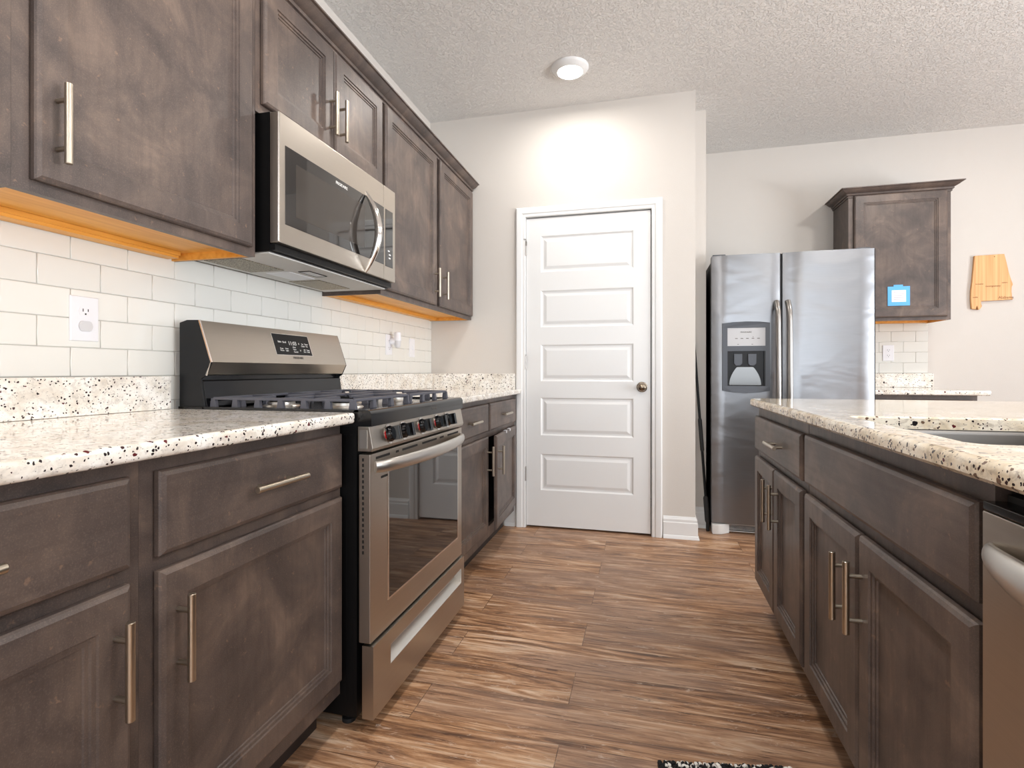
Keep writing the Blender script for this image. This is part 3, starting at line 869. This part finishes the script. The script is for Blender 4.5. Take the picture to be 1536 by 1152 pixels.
for k, (txt, y, d, s_) in enumerate([('Bake', 1.690, 0.054, .010), ('Broil', 1.716, 0.055, .010), ('Keep\nWarm', 1.692, 0.080, .008), ('Oven\nLight', 1.720, 0.080, .008),
                                  ('Clean', 1.766, 0.073, .008), ('Timer', 1.766, 0.082, .008), ('Cancel', 1.770, 0.092, .009), ('^', 1.800, 0.062, .016), ('v', 1.800, 0.086, .014),
                                  ('Set\nClock', 1.822, 0.058, .009), ('Timer\nOn', 1.846, 0.058, .009), ('Off\nStart', 1.826, 0.082, .008), ('Temp\nHold', 1.848, 0.082, .008)]):
    lettering('key_label', txt, s_, GF(y, d, 0.0018), (0, 1, 0), -dn, M['white_mark'], ds)
lettering('logo', 'FRIGIDAIRE', 0.012, GF(1.776, 0.117, 0.0006), (0, 1, 0), -dn, M['grey_mark'], rg)
# knob panel (leans back)
KP = [(0.657, 0.8738), (RX - 0.004, 0.8738), (RX + 0.008, 0.812), (RX + 0.004, 0.803), (0.657, 0.803)]
build('knob_panel', MB().prism([(x, RY0 + 0.001, z) for x, z in KP], (0, RY1 - RY0 - 0.002, 0), 0.002), M['steel_y'], rg, angle=30, label='stainless strip carrying five knobs')
build('side_inlay', MB().box(0.664, RY0 - 0.0006, 0.812, 0.688, RY0 + 0.001, 0.864), M['steel_satin'], rg, smooth=False)
kd = Vector((0.982, 0, 0.19)).normalized(); ku = Vector((-0.19, 0, 0.982)).normalized(); ks = Vector((0, 1, 0))
for y in (1.452, 1.548, 1.690, 1.832, 1.926):
    c0 = Vector((RX + 0.0025, y, 0.842))
    mb = MB()
    prof = [(0.0001, 0.0), (0.024, 0.0), (0.0245, 0.006), (0.021, 0.012), (0.0205, 0.020), (0.0001, 0.021)]
    seg = 28
    rr = []
    for r_, h_ in prof:
        rr.append([mb.bm.verts.new(c0 + kd * h_ + (ku * math.cos(2 * PI * k / seg) + ks * math.sin(2 * PI * k / seg)) * r_) for k in range(seg)])
    for a_, b_ in zip(rr, rr[1:]):
        for k in range(seg): mb.bm.faces.new((a_[k], a_[(k + 1) % seg], b_[(k + 1) % seg], b_[k]))
    # grip bar across the dial
    g0 = [c0 + kd * 0.018 + ku * a_ * 0.021 + ks * b_ * 0.0075 for a_, b_ in ((-1, -1), (1, -1), (1, 1), (-1, 1))]
    mb.prism(g0, kd * 0.021, 0.003)
    kn = build('knob', mb, M['black_gloss'], rg, angle=40, label='black burner knob')
    m2 = MB()
    rr = []
    for r_, h_ in [(0.0001, -0.001), (0.0285, -0.001), (0.0285, 0.0012), (0.0001, 0.0013)]:
        rr.append([m2.bm.verts.new(c0 + kd * h_ + (ku * math.cos(2 * PI * k / seg) + ks * math.sin(2 * PI * k / seg)) * r_) for k in range(seg)])
    for a_, b_ in zip(rr, rr[1:]):
        for k in range(seg): m2.bm.faces.new((a_[k], a_[(k + 1) % seg], b_[(k + 1) % seg], b_[k]))
    build('knob_bezel', m2, M['steel_bright'], kn)
    m3 = MB()
    m3.prism([c0 + ks * (-0.0285) + ku * 0.006, c0 + ks * (-0.024) + ku * 0.012, c0 + ks * (-0.024) - ku * 0.014, c0 + ks * (-0.0285) - ku * 0.008], kd * 0.002)
    build('red_mark', m3, M['red'], kn, smooth=False, label='red off mark')
# oven door
OZ0, OZ1 = 0.258, 0.795
OW = (1.452, 2.052, 0.345, 0.728)
od = build('oven_door', MB().box(0.660, RY0 + 0.001, OZ0, RX, RY1 - 0.001, OZ1, 0.003), M['steel_y'], rg, angle=30)
F = FX(RX, OW[0], OW[2])
build('window_trim', MB().rings(F, OW[1] - OW[0], OW[3] - OW[2], [(-0.006, 0), (-0.005, 0.0012), (0.001, 0.0014), (0.001, 0.0004)], back=False), M['steel_bright'], od)
wd = build('oven_window', MB().rings(F, OW[1] - OW[0], OW[3] - OW[2], [(0, 0.0002), (0, 0.0008), (0.001, 0.0010)]), M['glass_dark'], od, smooth=False, label='dark oven glass')
mb = MB()
for y0, y1 in ((1.375, 1.46), (1.50, 1.52), (1.545, 1.66), (1.70, 1.83), (1.86, 1.90), (1.94, 2.06)):
    build('vent_slot', MB().box(RX - 0.001, y0, 0.777, RX + 0.0006, y1, 0.784), M['dark_slot'], od, smooth=False)
build('vent_slot', MB().box(RX - 0.001, 1.405, 0.716, RX + 0.0006, 1.455, 0.723), M['dark_slot'], od, smooth=False)
mb = MB()
for k in range(18): mb.box(0.672, RY0 - 0.0004, 0.775 - k * 0.0155, 0.677, RY0 + 0.002, 0.784 - k * 0.0155)
build('side_vent', mb, M['dark_slot'], od, smooth=False)
N = 28
pts, rad = [], []
for i in range(N + 1):
    q = i / N
    y = RY0 + 0.022 + (RY1 - RY0 - 0.044) * q
    bow = (math.sin(PI * q)) ** 0.55
    pts.append((RX + 0.004 + 0.050 * bow, y, 0.7565))
    rad.append(0.017 + 0.004 * bow)
build('handle', MB().tube(pts, rad, 20, flat=0.55, up=(0, 0, 1)), M['steel_satin'], od, angle=60, label='bowed satin steel oven handle')
# storage drawer with pull recess
DZ0_, DZ1_ = 0.045, 0.252
sd = thing('storage_drawer', None, None, (RX, RYC, 0.05)); sd.parent = rg; sd.location = Vector((RX, RYC, 0.05)) - world_of(rg)
PY0, PY1, PZ0, PZ1 = 1.447, 2.072, 0.150, 0.210
mb = MB()
xo = 0.010
for (y0, z0, y1, z1) in ((RY0, DZ0_, RY1, PZ0), (RY0, PZ1, RY1, DZ1_), (RY0, PZ0, PY0, PZ1), (PY1, PZ0, RY1, PZ1)):
    mb.box(0.672, y0, z0, RX + xo, y1, z1)
bmesh.ops.remove_doubles(mb.bm, verts=mb.bm.verts[:], dist=0.0001)
build('drawer_front', mb, M['steel_y'], sd, smooth=False)
mb = MB().prism([(RX - 0.018, PY0, PZ1), (RX - 0.022, PY0, PZ0 + 0.02), (RX + xo - 0.001, PY0, PZ0), (0.674, PY0, PZ0), (0.674, PY0, PZ1)], (0, PY1 - PY0, 0))
build('pull_recess', mb, M['steel_satin'], sd, smooth=False)
# burners and grates
GZ = 0.915
burn = [(0.26, 1.53), (0.50, 1.53), (0.26, 1.92), (0.50, 1.92), (0.38, 1.725)]
for k, (x, y) in enumerate(burn):
    b_ = build('burner', MB().lathe([(0.0001, 0.0), (0.060, 0.0), (0.056, 0.004), (0.044, 0.006), (0.043, 0.014), (0.034, 0.016), (0.0001, 0.016)], (x, y, GZ), 'Z', 32), M['steel_satin'], rg, label='pale metal burner ring')
    build('burner_cap', MB().lathe([(0.0001, 0.0), (0.038, 0.0), (0.039, 0.004), (0.034, 0.008), (0.0001, 0.009)], (x, y, GZ + 0.0162), 'Z', 32), M['black_satin'], b_)
def grate(y0, y1, cs):
    mb = MB()
    x0, x1 = 0.145, 0.630
    zt, hb, wb_ = 0.951, 0.009, 0.010
    def bar(xa, ya, xb, yb):
        if abs(xa - xb) > abs(ya - yb): mb.box(xa, ya - wb_ / 2, zt - hb, xb, ya + wb_ / 2, zt, 0.002)
        else: mb.box(xa - wb_ / 2, ya, zt - hb, xa + wb_ / 2, yb, zt, 0.002)
    bar(x0, y0, x1, y0); bar(x0, y1, x1, y1); bar(x0, y0, x0, y1); bar(x1, y0, x1, y1)
    ym = (y0 + y1) / 2
    bar(0.385, y0, 0.385, y1)
    zt0 = zt
    for cx, cy in cs:
        bar(x0, cy, cx - 0.032, cy) if cx < 0.385 else bar(cx + 0.032, cy, x1, cy)
        bar(cx + 0.032, cy, 0.385, cy) if cx < 0.385 else bar(0.385, cy, cx - 0.032, cy)
        bar(cx, y0, cx, cy - 0.032); bar(cx, cy + 0.032, cx, y1)
    def leg(x, y, along):
        a_, b_ = (0.011, 0.007) if along == 'x' else (0.007, 0.011)
        top = [(x - a_ * 0.7, y - b_ * 0.7, zt - 0.004), (x + a_ * 0.7, y - b_ * 0.7, zt - 0.004), (x + a_ * 0.7, y + b_ * 0.7, zt - 0.004), (x - a_ * 0.7, y + b_ * 0.7, zt - 0.004)]
        bot = [(x - a_, y - b_, GZ), (x + a_, y - b_, GZ), (x + a_, y + b_, GZ), (x - a_, y + b_, GZ)]
        mb._add(bot + top, [(0, 3, 2, 1), (4, 5, 6, 7), (0, 1, 5, 4), (1, 2, 6, 5), (2, 3, 7, 6), (3, 0, 4, 7)])
    for i in range(7):
        x = x0 + (x1 - x0) * i / 6
        leg(x, y0, 'x'); leg(x, y1, 'x')
    for i in range(1, 3):
        y = y0 + (y1 - y0) * i / 3
        leg(x1, y, 'y'); leg(x0, y, 'y')
    build('grate', mb, M['iron'], rg, angle=30, label='grey cast iron grate')
grate(RY0 + 0.022, RYC - 0.010, [(0.26, 1.53), (0.50, 1.53)])
grate(RYC + 0.010, RY1 - 0.022, [(0.26, 1.92), (0.50, 1.92)])

# ------------------------------------------------------------------ microwave
MY0, MY1, MX = 1.366, 2.124, 0.380
mw = thing('microwave', 'stainless over-the-range microwave with a curved bar handle', 'microwave', (0.2, (MY0 + MY1) / 2, 1.395))
build('body', MB().box(0.012, MY0 + 0.002, 1.397, 0.344, MY1 - 0.002, 1.8205).box(0.344, MY0 + 0.004, 1.400, 0.362, MY1 - 0.004, 1.4195), M['black_satin'], mw, smooth=False, label='black microwave case')
YS = 2.020   # split between door and controls
md = build('door', MB().box(0.345, MY0, 1.421, MX, YS - 0.001, 1.819, 0.004), M['steel_y'], mw, angle=30)
cp = build('control_panel', MB().box(0.345, YS + 0.001, 1.421, MX, MY1, 1.819, 0.004), M['steel_y'], mw, angle=30)
build('edge_trim', MB().tube([(MX - 0.003, MY0 - 0.0005, 1.425), (MX - 0.003, MY0 - 0.0005, 1.815)], 0.004, 10), M['steel_bright'], md)
W0, W1, Z0, Z1 = 1.392, 2.018, 1.482, 1.724
gl = build('door_glass', MB().rings(FX(MX, W0, Z0), W1 - W0, Z1 - Z0, [(0, 0), (0, 0.0008), (0.001, 0.0012)]), M['glass_dark'], md, smooth=False, label='dark microwave glass')
build('viewing_mesh', MB().rings(FX(MX + 0.0012, W0 + 0.05, Z0 + 0.035), 0.42, Z1 - Z0 - 0.075, [(0, 0), (0, 0.0002), (0.001, 0.0003)]), M['glass_mid'], md, smooth=False)
lettering('logo', 'FRIGIDAIRE', 0.015, (MX + 0.0016, 1.70, 1.701), (0, 1, 0), (0, 0, 1), M['white_mark'], md)
build('keypad', MB().rings(FX(MX, 2.032, 1.479), 0.066, 0.243, [(0, 0), (0, 0.0008), (0.001, 0.0012)]), M['glass_dark'], cp, smooth=False)
mb = MB()
for z_, y_ in ((1.53, 2.062), (1.545, 2.052), (1.515, 2.060)): mb.box(MX + 0.0012, y_, z_, MX + 0.0016, y_ + 0.016, z_ + 0.005)
build('key_label', mb, M['white_mark'], cp, smooth=False)
pts = [(MX + 0.058 * math.sin(PI * i / 24) ** 0.9 + 0.0, 1.868 + 0.0 * i, 1.422 + 0.316 * i / 24) for i in range(25)]
rad = [0.0055 + 0.0105 * math.sin(PI * i / 24) ** 0.8 for i in range(25)]
build('handle', MB().tube(pts, rad, 20, flat=0.8, up=(1, 0, 0)), M['chrome'], md, angle=60, label='bowed chrome bar handle')
# underside with grease filters, lamp covers and black chin
build('base_plate', MB().box(0.03, MY0 + 0.01, 1.3925, 0.335, MY1 - 0.01, 1.397), M['foot_grey'], mw, smooth=False)
for y0, y1 in ((1.41, 1.62), (1.83, 2.05)):
    f_ = build('grease_filter', MB().box(0.06, y0, 1.3905, 0.20, y1, 1.3925), M['filter'], mw, smooth=False)
build('lamp_cover', MB().box(0.10, 1.65, 1.3905, 0.20, 1.80, 1.3925), M['white_plastic'], mw, smooth=False)
build('lamp_cover', MB().box(0.235, 1.66, 1.391, 0.275, 1.76, 1.3925), M['cover_plastic'], mw, smooth=False)
mb = MB()
for a_ in ((0.232, 1.655, 0.235, 1.765), (0.275, 1.655, 0.278, 1.765), (0.232, 1.655, 0.278, 1.66), (0.232, 1.76, 0.278, 1.765)):
    mb.box(a_[0], a_[1], 1.3905, a_[2], a_[3], 1.3925)
build('lamp_bezel', mb, M['black_matte'], mw, smooth=False)

# ------------------------------------------------------------------ dishwasher
dw = thing('dishwasher', 'stainless dishwasher at the near end of the island', 'dishwasher', (2.2, 0.555, 0))
DWX = 1.903
build('tub', MB().box(DWX + 0.03, 0.262, 0.10, 2.50, 0.866, 0.862).box(DWX + 0.06, 0.262, 0.003, 2.50, 0.866, 0.10), M['black_matte'], dw, smooth=False)
dd = build('door', MB().box(DWX, 0.262, 0.115, DWX + 0.03, 0.866, 0.840, 0.003), M['steel_y'], dw, angle=30)
build('control_strip', MB().box(DWX + 0.001, 0.262, 0.8405, DWX + 0.06, 0.866, 0.853, 0.002), M['black_gloss'], dw, angle=30)
pts, rad = [], []
for i in range(N + 1):
    q = i / N
    bow = math.sin(PI * q) ** 0.6
    pts.append((DWX - 0.002 - 0.045 * bow, 0.842 - 0.556 * q, 0.790))
    rad.append(0.012 + 0.016 * bow)
build('handle', MB().tube(pts, rad, 20, flat=0.5, up=(0, 0, 1)), M['steel_satin'], dd, angle=60)

# ------------------------------------------------------------------ refrigerator
fr_ = thing('refrigerator', 'stainless side-by-side refrigerator with a water dispenser', 'refrigerator', (2.32, 3.98, 0))
FX0, FX1, FY, FZ0, FZ1 = 1.858, 2.777, 3.562, 0.066, 1.766
FS0, FS1 = 2.2615, 2.2715
build('case', MB().box(FX0 + 0.004, FY + 0.072, 0.02, FX1 - 0.004, 4.385, 1.742, 0.004), M['black_satin'], fr_, angle=30, label='dark fridge case')
def fdoor(x0, x1, name, hole=None):
    mb = MB()
    n = 12
    # gently bowed front, rounded sides
    W = x1 - x0
    secs = []
    def sec(z):
        pts = [(x0, FY + 0.068), (x0, FY + 0.012)]
        for i in range(n + 1):
            q = i / n
            b_ = 0.010 * (1 - (2 * q - 1) ** 2)
            e = 0.010 * (abs(2 * q - 1) ** 14)
            pts.append((x0 + W * (0.004 + 0.992 * q), FY + e + 0.006 - b_ * 0.6))
        pts += [(x1, FY + 0.012), (x1, FY + 0.068)]
        return pts
    ps = sec(0)
    mb.prism([(x, y, FZ0) for x, y in ps], (0, 0, FZ1 - FZ0), 0.003)
    return build(name, mb, M['steel_x'], fr_, angle=25)
fl = fdoor(FX0, FS0, 'freezer_door')
fd = fdoor(FS1, FX1, 'fridge_door')
def fhandle(xc, par):
    pts, rad = [], []
    for i in range(31):
        q = i / 30
        z = 0.46 + 1.002 * q
        b_ = min(1.0, min(q, 1 - q) / 0.09)
        pts.append((xc, FY + 0.004 - 0.046 * math.sin(b_ * PI / 2) - 0.012 * math.sin(PI * q), z)); rad.append(0.018)
    build('handle', MB().tube(pts, rad, 18, flat=0.9, up=(0, 1, 0)), M['steel_pull'], par, angle=60, label='bowed satin steel fridge handle')
build('gasket_gap_shade', MB().box(FS0 - 0.006, FY + 0.069, FZ0, FS1 + 0.006, FY + 0.0715, FZ1 - 0.03).box(FS0 + 0.0008, FY + 0.022, FZ0 + 0.002, FS1 - 0.0008, FY + 0.069, FZ1 - 0.004), M['black_matte'], fr_, smooth=False)  # gasket strip plus black filler standing in for shade between the doors
fhandle(2.236, fl); fhandle(2.300, fd)
# dispenser: frame, control panel, alcove with paddles and chute
DQ = (1.920, 2.196, 0.898, 1.343)
yd = FY - 0.002
mb = MB()
X0, X1, Za, Zb = DQ
mb.prism([(X0, yd - 0.012, Za + 0.012), (X0 + 0.06, yd - 0.016, Za + 0.002), ((X0 + X1) / 2, yd - 0.017, Za - 0.003), (X1 - 0.06, yd - 0.016, Za + 0.002), (X1, yd - 0.012, Za + 0.012), (X1, yd - 0.012, Za + 0.042), (X0, yd - 0.012, Za + 0.042)], (0, 0.018, 0))
mb.prism([(X0, yd - 0.012, Zb - 0.010), (X0 + 0.06, yd - 0.015, Zb - 0.003), ((X0 + X1) / 2, yd - 0.016, Zb), (X1 - 0.06, yd - 0.015, Zb - 0.003), (X1, yd - 0.012, Zb - 0.010), (X1, yd - 0.012, Zb - 0.040), (X0, yd - 0.012, Zb - 0.040)], (0, 0.018, 0))
mb.box(X0, yd - 0.012, Za + 0.042, X0 + 0.030, yd + 0.004, Zb - 0.040).box(X1 - 0.026, yd - 0.012, Za + 0.042, X1, yd + 0.004, Zb - 0.040)
mb.box(X0 + 0.030, yd - 0.012, 1.158, X1 - 0.026, yd + 0.004, 1.190)
dp = build('dispenser', mb, M['charcoal'], fr_, smooth=False, label='charcoal dispenser surround')
build('dispenser_panel', MB().box(X0 + 0.030, yd - 0.010, 1.190, X1 - 0.026, yd + 0.004, Zb - 0.040), M['silver_panel'], dp, smooth=False)
build('alcove', MB().box(X0 + 0.030, yd - 0.003, Za + 0.042, X1 - 0.026, yd + 0.001, 1.158).box(X0 + 0.030, yd - 0.012, Za + 0.042, X0 + 0.036, yd, 1.158).box(X1 - 0.034, yd - 0.012, Za + 0.042, X1 - 0.026, yd, 1.158), M['charcoal_dark'], dp, smooth=False)
xa, xb = X0 + 0.040, X1 - 0.050
cx_ = (xa + xb) / 2
n = 14
pp = []
for i in range(n + 1):
    q = i / n
    pp.append((xa + (xb - xa) * 0.25 * q ** 2.0, Za + 0.044 + 0.118 * q))
poly = [(x, z) for x, z in pp] + [(2 * cx_ - x, z) for x, z in pp[::-1]]
mb = MB().prism([(x, yd - 0.003, z) for x, z in poly], (0, -0.007, 0), 0.003)
build('chute', mb, M['chute'], dp, angle=60, label='shiny metal dispenser chute')
for px in (X0 + 0.068, X0 + 0.150):
    build('paddle', MB().prism([(px, yd - 0.003, 1.14), (px + 0.048, yd - 0.003, 1.14), (px + 0.048, yd - 0.003, 1.08), (px + 0.034, yd - 0.003, 1.066), (px + 0.012, yd - 0.003, 1.066), (px, yd - 0.003, 1.08)], (0, -0.011, 0), 0.002), M['charcoal'], dp, angle=30)
lettering('logo', 'FRIGIDAIRE', 0.013, ((X0 + X1) / 2, yd - 0.0104, 1.272), (1, 0, 0), (0, 0, 1), M['grey_mark'], dp)
mb = MB()
for k in range(5): mb.box(X0 + 0.075 + k * 0.032, yd - 0.0106, 1.235, X0 + 0.090 + k * 0.032, yd - 0.010, 1.239)
for k in range(2): mb.box(X0 + 0.088 + k * 0.082, yd - 0.0106, 1.199, X0 + 0.097 + k * 0.082, yd - 0.010, 1.202)
mb.box(X0 + 0.178, yd - 0.0106, 1.243, X0 + 0.181, yd - 0.010, 1.249)
build('key_mark', mb, M['grey_mark'], dp, smooth=False)
# toe grille and corner feet
mb = MB()
mb.box(FX0 + 0.10, FY + 0.030, 0.012, FX1 - 0.10, FY + 0.036, 0.0155).box(FX0 + 0.10, FY + 0.030, 0.054, FX1 - 0.10, FY + 0.060, 0.060)
for k in range(4): mb.box(FX0 + 0.10, FY + 0.034, 0.0225 + k * 0.008, FX1 - 0.10, FY + 0.037, 0.0245 + k * 0.008)
for x in (0.10, 0.30, 0.50, 0.70, 0.81): mb.box(FX0 + x, FY + 0.032, 0.012, FX0 + x + 0.006, FY + 0.060, 0.058)
gr = build('toe_grille', mb, M['foot_grey'], fr_, smooth=False)
build('grille_back', MB().box(FX0 + 0.09, FY + 0.060, 0.010, FX1 - 0.09, FY + 0.072, 0.064), M['black_matte'], fr_, smooth=False)
for x0, s in ((FX0 + 0.002, 1), (FX1 - 0.002, -1)):
    pf = [(0, -0.018), (0.03, -0.022), (0.055, -0.016), (0.075, 0.004), (0.105, 0.026), (0.105, 0.05), (0, 0.05)]
    build('foot', MB().prism([(x0 + s * x, FY + y, 0.0) for x, y in pf], (0, 0, 0.062), 0.005), M['foot_grey'], fr_, angle=40, label='pale grey roller cover')
for x in (FX0 + 0.01, FX1 - 0.09): build('hinge_cover', MB().box(x, FY + 0.05, 1.7665, x + 0.08, FY + 0.16, 1.782, 0.004), M['charcoal'], fr_, angle=30)

# ------------------------------------------------------------------ black pole leaning by the fridge
pl = thing('broom_pole', 'black pole leaning in the gap between fridge and pantry wall', 'pole', (1.838, 3.615, 0))
P0, P1 = Vector((1.838, 3.605, 0.055)), Vector((1.757, 3.655, 1.25))
def pp_(q): return P0 + (P1 - P0) * q
build('shaft', MB().tube([pp_(0.03), pp_(1.0)], 0.0085, 14), M['black_satin'], pl)
build('grip', MB().tube([pp_(0.38), pp_(0.39), pp_(0.55), pp_(0.56)], [0.009, 0.0125, 0.0125, 0.009], 16), M['black_matte'], pl)
build('lower_sleeve', MB().tube([pp_(0.0), pp_(0.01), pp_(0.13), pp_(0.14)], [0.012, 0.016, 0.016, 0.012], 16), M['black_matte'], pl)
build('foot_block', MB().box(1.828, 3.595, 0.0, 1.848, 3.617, 0.062, 0.004), M['black_matte'], pl)

# ------------------------------------------------------------------ outlets
def outlet(F, uc, vc, label, group, cover=False, switch=False, cat='outlet'):
    w_, h_ = 0.073, 0.118
    G = lambda u, v, n: F(uc - w_ / 2 + u, vc - h_ / 2 + v, n)
    c = F(uc, vc, 0.0)
    root = thing('wall_switch' if switch else 'wall_outlet', label, cat, tuple(c), group)
    build('cover_plate', MB().rings(G, w_, h_, [(0, 0.0002), (0, 0.003), (0.002, 0.0055), (0.006, 0.006)]), M['white_plastic'], root, angle=25)
    if switch:
        mb = MB().rings(lambda u, v, n: F(uc - 0.005 + u, vc - 0.012 + v, n), 0.010, 0.024, [(0, 0.006), (0.001, 0.011), (0.002, 0.012)])
        build('toggle', mb, M['white_plastic'], root)
    else:
        for s_ in (1, -1):
            zc = vc + s_ * 0.0195
            k = 18
            pts = [(0.0165 * math.cos(2 * PI * i / k), max(-0.0125, min(0.0125, 0.0165 * math.sin(2 * PI * i / k)))) for i in range(k)]
            d_ = F(0, 0, 1) - F(0, 0, 0)
            if cover and s_ < 0:
                build('socket_cover', MB().prism([F(uc + a * 1.08, zc + b * 1.08, 0.006) for a, b in pts], d_ * 0.004, 0.001), M['cover_plastic'], root, label='translucent socket safety cover')
                continue
            sk_ = build('socket', MB().prism([F(uc + a, zc + b, 0.006) for a, b in pts], d_ * 0.0012), M['white_plastic'], root, smooth=False)
            mb = MB()
            for a, b, ww, hh in ((-0.0065, 0.003, 0.002, 0.008), (0.0065, 0.003, 0.002, 0.007), (0, -0.007, 0.004, 0.004)):
                p, q = F(uc + a - ww / 2, zc + b - hh / 2, 0.0072), F(uc + a + ww / 2, zc + b + hh / 2, 0.0076)
                mb.box(p.x, p.y, p.z, q.x, q.y, q.z)
            build('slot', mb, M['dark_slot'], sk_, smooth=False)
    return root
LW = lambda u, v, n: Vector((0.008 + n, u, v))
BW = lambda u, v, n: Vector((u, YB - 0.008 - n, v))
outlet(LW, 1.071, 1.170, 'white wall outlet on the tiles left of the range, lower socket capped', 'kitchen outlets', cover=True)
outlet(LW, 2.775, 1.185, 'white wall outlet carrying the plug-in night light', 'kitchen outlets')
outlet(LW, 3.085, 1.180, 'white switch plate on the tiles near the pantry corner', None, switch=True, cat='switch')
outlet(BW, 3.172, 1.165, 'white wall outlet on the back tiles right of the fridge', 'kitchen outlets')
nl = thing('night_light', 'small white plug-in night light on the tiled wall', 'night light', (0.02, 2.79, 1.2))
build('shade', MB().lathe([(0.0001, 0.092), (0.015, 0.091), (0.019, 0.086), (0.021, 0.048), (0.021, 0.040), (0.0001, 0.040)], (0.058, 2.79, 1.168), 'Z', 28), M['white_plastic'], nl)
build('plug_body', MB().lathe([(0.0001, 0.0), (0.018, 0.0), (0.020, 0.006), (0.020, 0.026), (0.014, 0.036), (0.0001, 0.036)], (0.0157, 2.79, 1.2045), 'X', 24), M['white_plastic'], nl)
build('lens', MB().lathe([(0.0001, -0.002), (0.010, 0.0), (0.017, 0.008), (0.019, 0.020), (0.019, 0.040), (0.0001, 0.0401)], (0.058, 2.79, 1.168), 'Z', 24), M['cover_plastic'], nl)

# ------------------------------------------------------------------ state-shaped bamboo board on the back wall
# outline in photo proportions (0..1 across, 0..1 down), built as a 18 mm board hung on the wall
OUT = [(0.085, 0.012), (0.785, 0.0), (0.830, 0.14), (0.885, 0.33), (0.935, 0.475), (0.975, 0.530), (0.985, 0.560), (0.945, 0.60), (0.950, 0.68), (0.955, 0.78), (0.985, 0.825),
       (0.235, 0.835), (0.225, 0.875), (0.262, 0.93), (0.215, 0.985), (0.165, 0.995), (0.150, 0.92), (0.128, 0.915), (0.118, 0.985), (0.015, 0.975), (0.0, 0.80), (0.005, 0.64), (0.030, 0.50), (0.055, 0.30)]
bd = thing('cutting_board', 'bamboo cutting board cut in a state outline on the back wall', 'cutting board', (3.80, YB - 0.01, 1.66))
bw, bh, bx0, bzt = 0.250, 0.388, 3.680, 1.851
build('board', MB().prism([(bx0 + bw * a, YB - 0.021, bzt - bh * b) for a, b in OUT], (0, 0.018, 0), 0.002), M['bamboo'], bd, angle=30)
bf = YB - 0.0214
for txt, a, b, s_ in (('birmingham', 0.20, 0.535, 0.010), ('montgomery', 0.52, 0.585, 0.017), ('auburn', 0.79, 0.525, 0.012), ('mobile', 0.10, 0.775, 0.011), ('Alabama', 0.82, 0.805, 0.026)):
    lettering('burned_word', txt, s_, (bx0 + bw * a, bf, bzt - bh * b), (1, 0, 0), (0, 0, 1), M['burn'], bd)
build('hang_peg', MB().tube([(bx0 + bw * 0.55, bf + 0.0005, bzt - 0.016), (bx0 + bw * 0.55, bf - 0.002, bzt - 0.016)], 0.003, 10), M['burn'], bd)

# ------------------------------------------------------------------ rug
an = math.radians(10.5)
rx, ry = Vector((math.cos(an), math.sin(an), 0)), Vector((math.sin(an), -math.cos(an), 0))
c0 = Vector((1.482, 1.425, 0.0))
rug = thing('rug', 'black and white woven rug at the bottom edge of the floor', 'rug', tuple(c0 + rx * 0.17 + ry * 0.24))
mb = MB()
A, B = c0 + Vector((0, 0, 0.001)), c0 + Vector((0, 0, 0.012))
mb.prism([A, A + rx * 0.335, A + rx * 0.335 + ry * 0.48, A + ry * 0.48], (0, 0, 0.009))
build('backing', mb, M['black_matte'], rug, smooth=False)
mb = MB()
rnd = random.Random(3)
def tuft(p, r):
    bmesh.ops.create_icosphere(mb.bm, subdivisions=1, radius=r, matrix=Matrix.Translation(p) @ Matrix.Diagonal((1, 1, 0.8, 1)))
for i in range(30):
    for j in range(10):
        p = c0 + rx * (0.006 + i * 0.0113 + rnd.uniform(-.002, .002)) + ry * (0.004 + j * 0.0113 + rnd.uniform(-.002, .002))
        p.z = 0.0125 + rnd.uniform(0, 0.003)
        tuft(p, 0.0068 + rnd.uniform(-.001, .001))
build('yarn_pile', mb, M['yarn'], rug, kind='stuff', label='black and white yarn loops')
mb = MB()
A = c0 + Vector((0, 0, 0.010)) + ry * 0.118
mb.prism([A, A + rx * 0.335, A + rx * 0.335 + ry * 0.362, A + ry * 0.362], (0, 0, 0.007))
build('woven_field', mb, M['yarn'], rug, smooth=False)

# ------------------------------------------------------------------ ceiling lights
def disc_light(x, y, label):
    r = thing('ceiling_light', label, 'ceiling light', (x, y, H))
    build('trim_ring', MB().lathe([(0.105, 0.0), (0.105, -0.006), (0.098, -0.016), (0.080, -0.028), (0.072, -0.030), (0.070, -0.026), (0.070, -0.001)], (x, y, H), 'Z', 48), M['white_paint'], r)
    build('lens', MB().lathe([(0.0001, -0.033), (0.030, -0.0325), (0.055, -0.031), (0.0705, -0.027), (0.0705, -0.022), (0.0001, -0.022)], (x, y, H), 'Z', 40), M['lens'], r, label='glowing white lens')
    d = bpy.data.lights.new('lamp_glow', 'AREA'); d.shape = 'DISK'; d.size = 0.13
    d.energy = LAMP_W * 0.45; d.color = LAMP_C
    o = bpy.data.objects.new('lamp_glow', d); o.location = (x, y, H - 0.036); COL.objects.link(o)
for i, (x, y) in enumerate(LAMPS):
    if i == 0: disc_light(x, y, 'round white disc light glowing on the ceiling')
    else:
        d = bpy.data.lights.new('lamp_glow', 'AREA'); d.shape = 'DISK'; d.size = 0.16
        d.energy = LAMP_W; d.color = LAMP_C
        o = bpy.data.objects.new('lamp_glow', d); o.location = (x, y, H - 0.02); COL.objects.link(o)
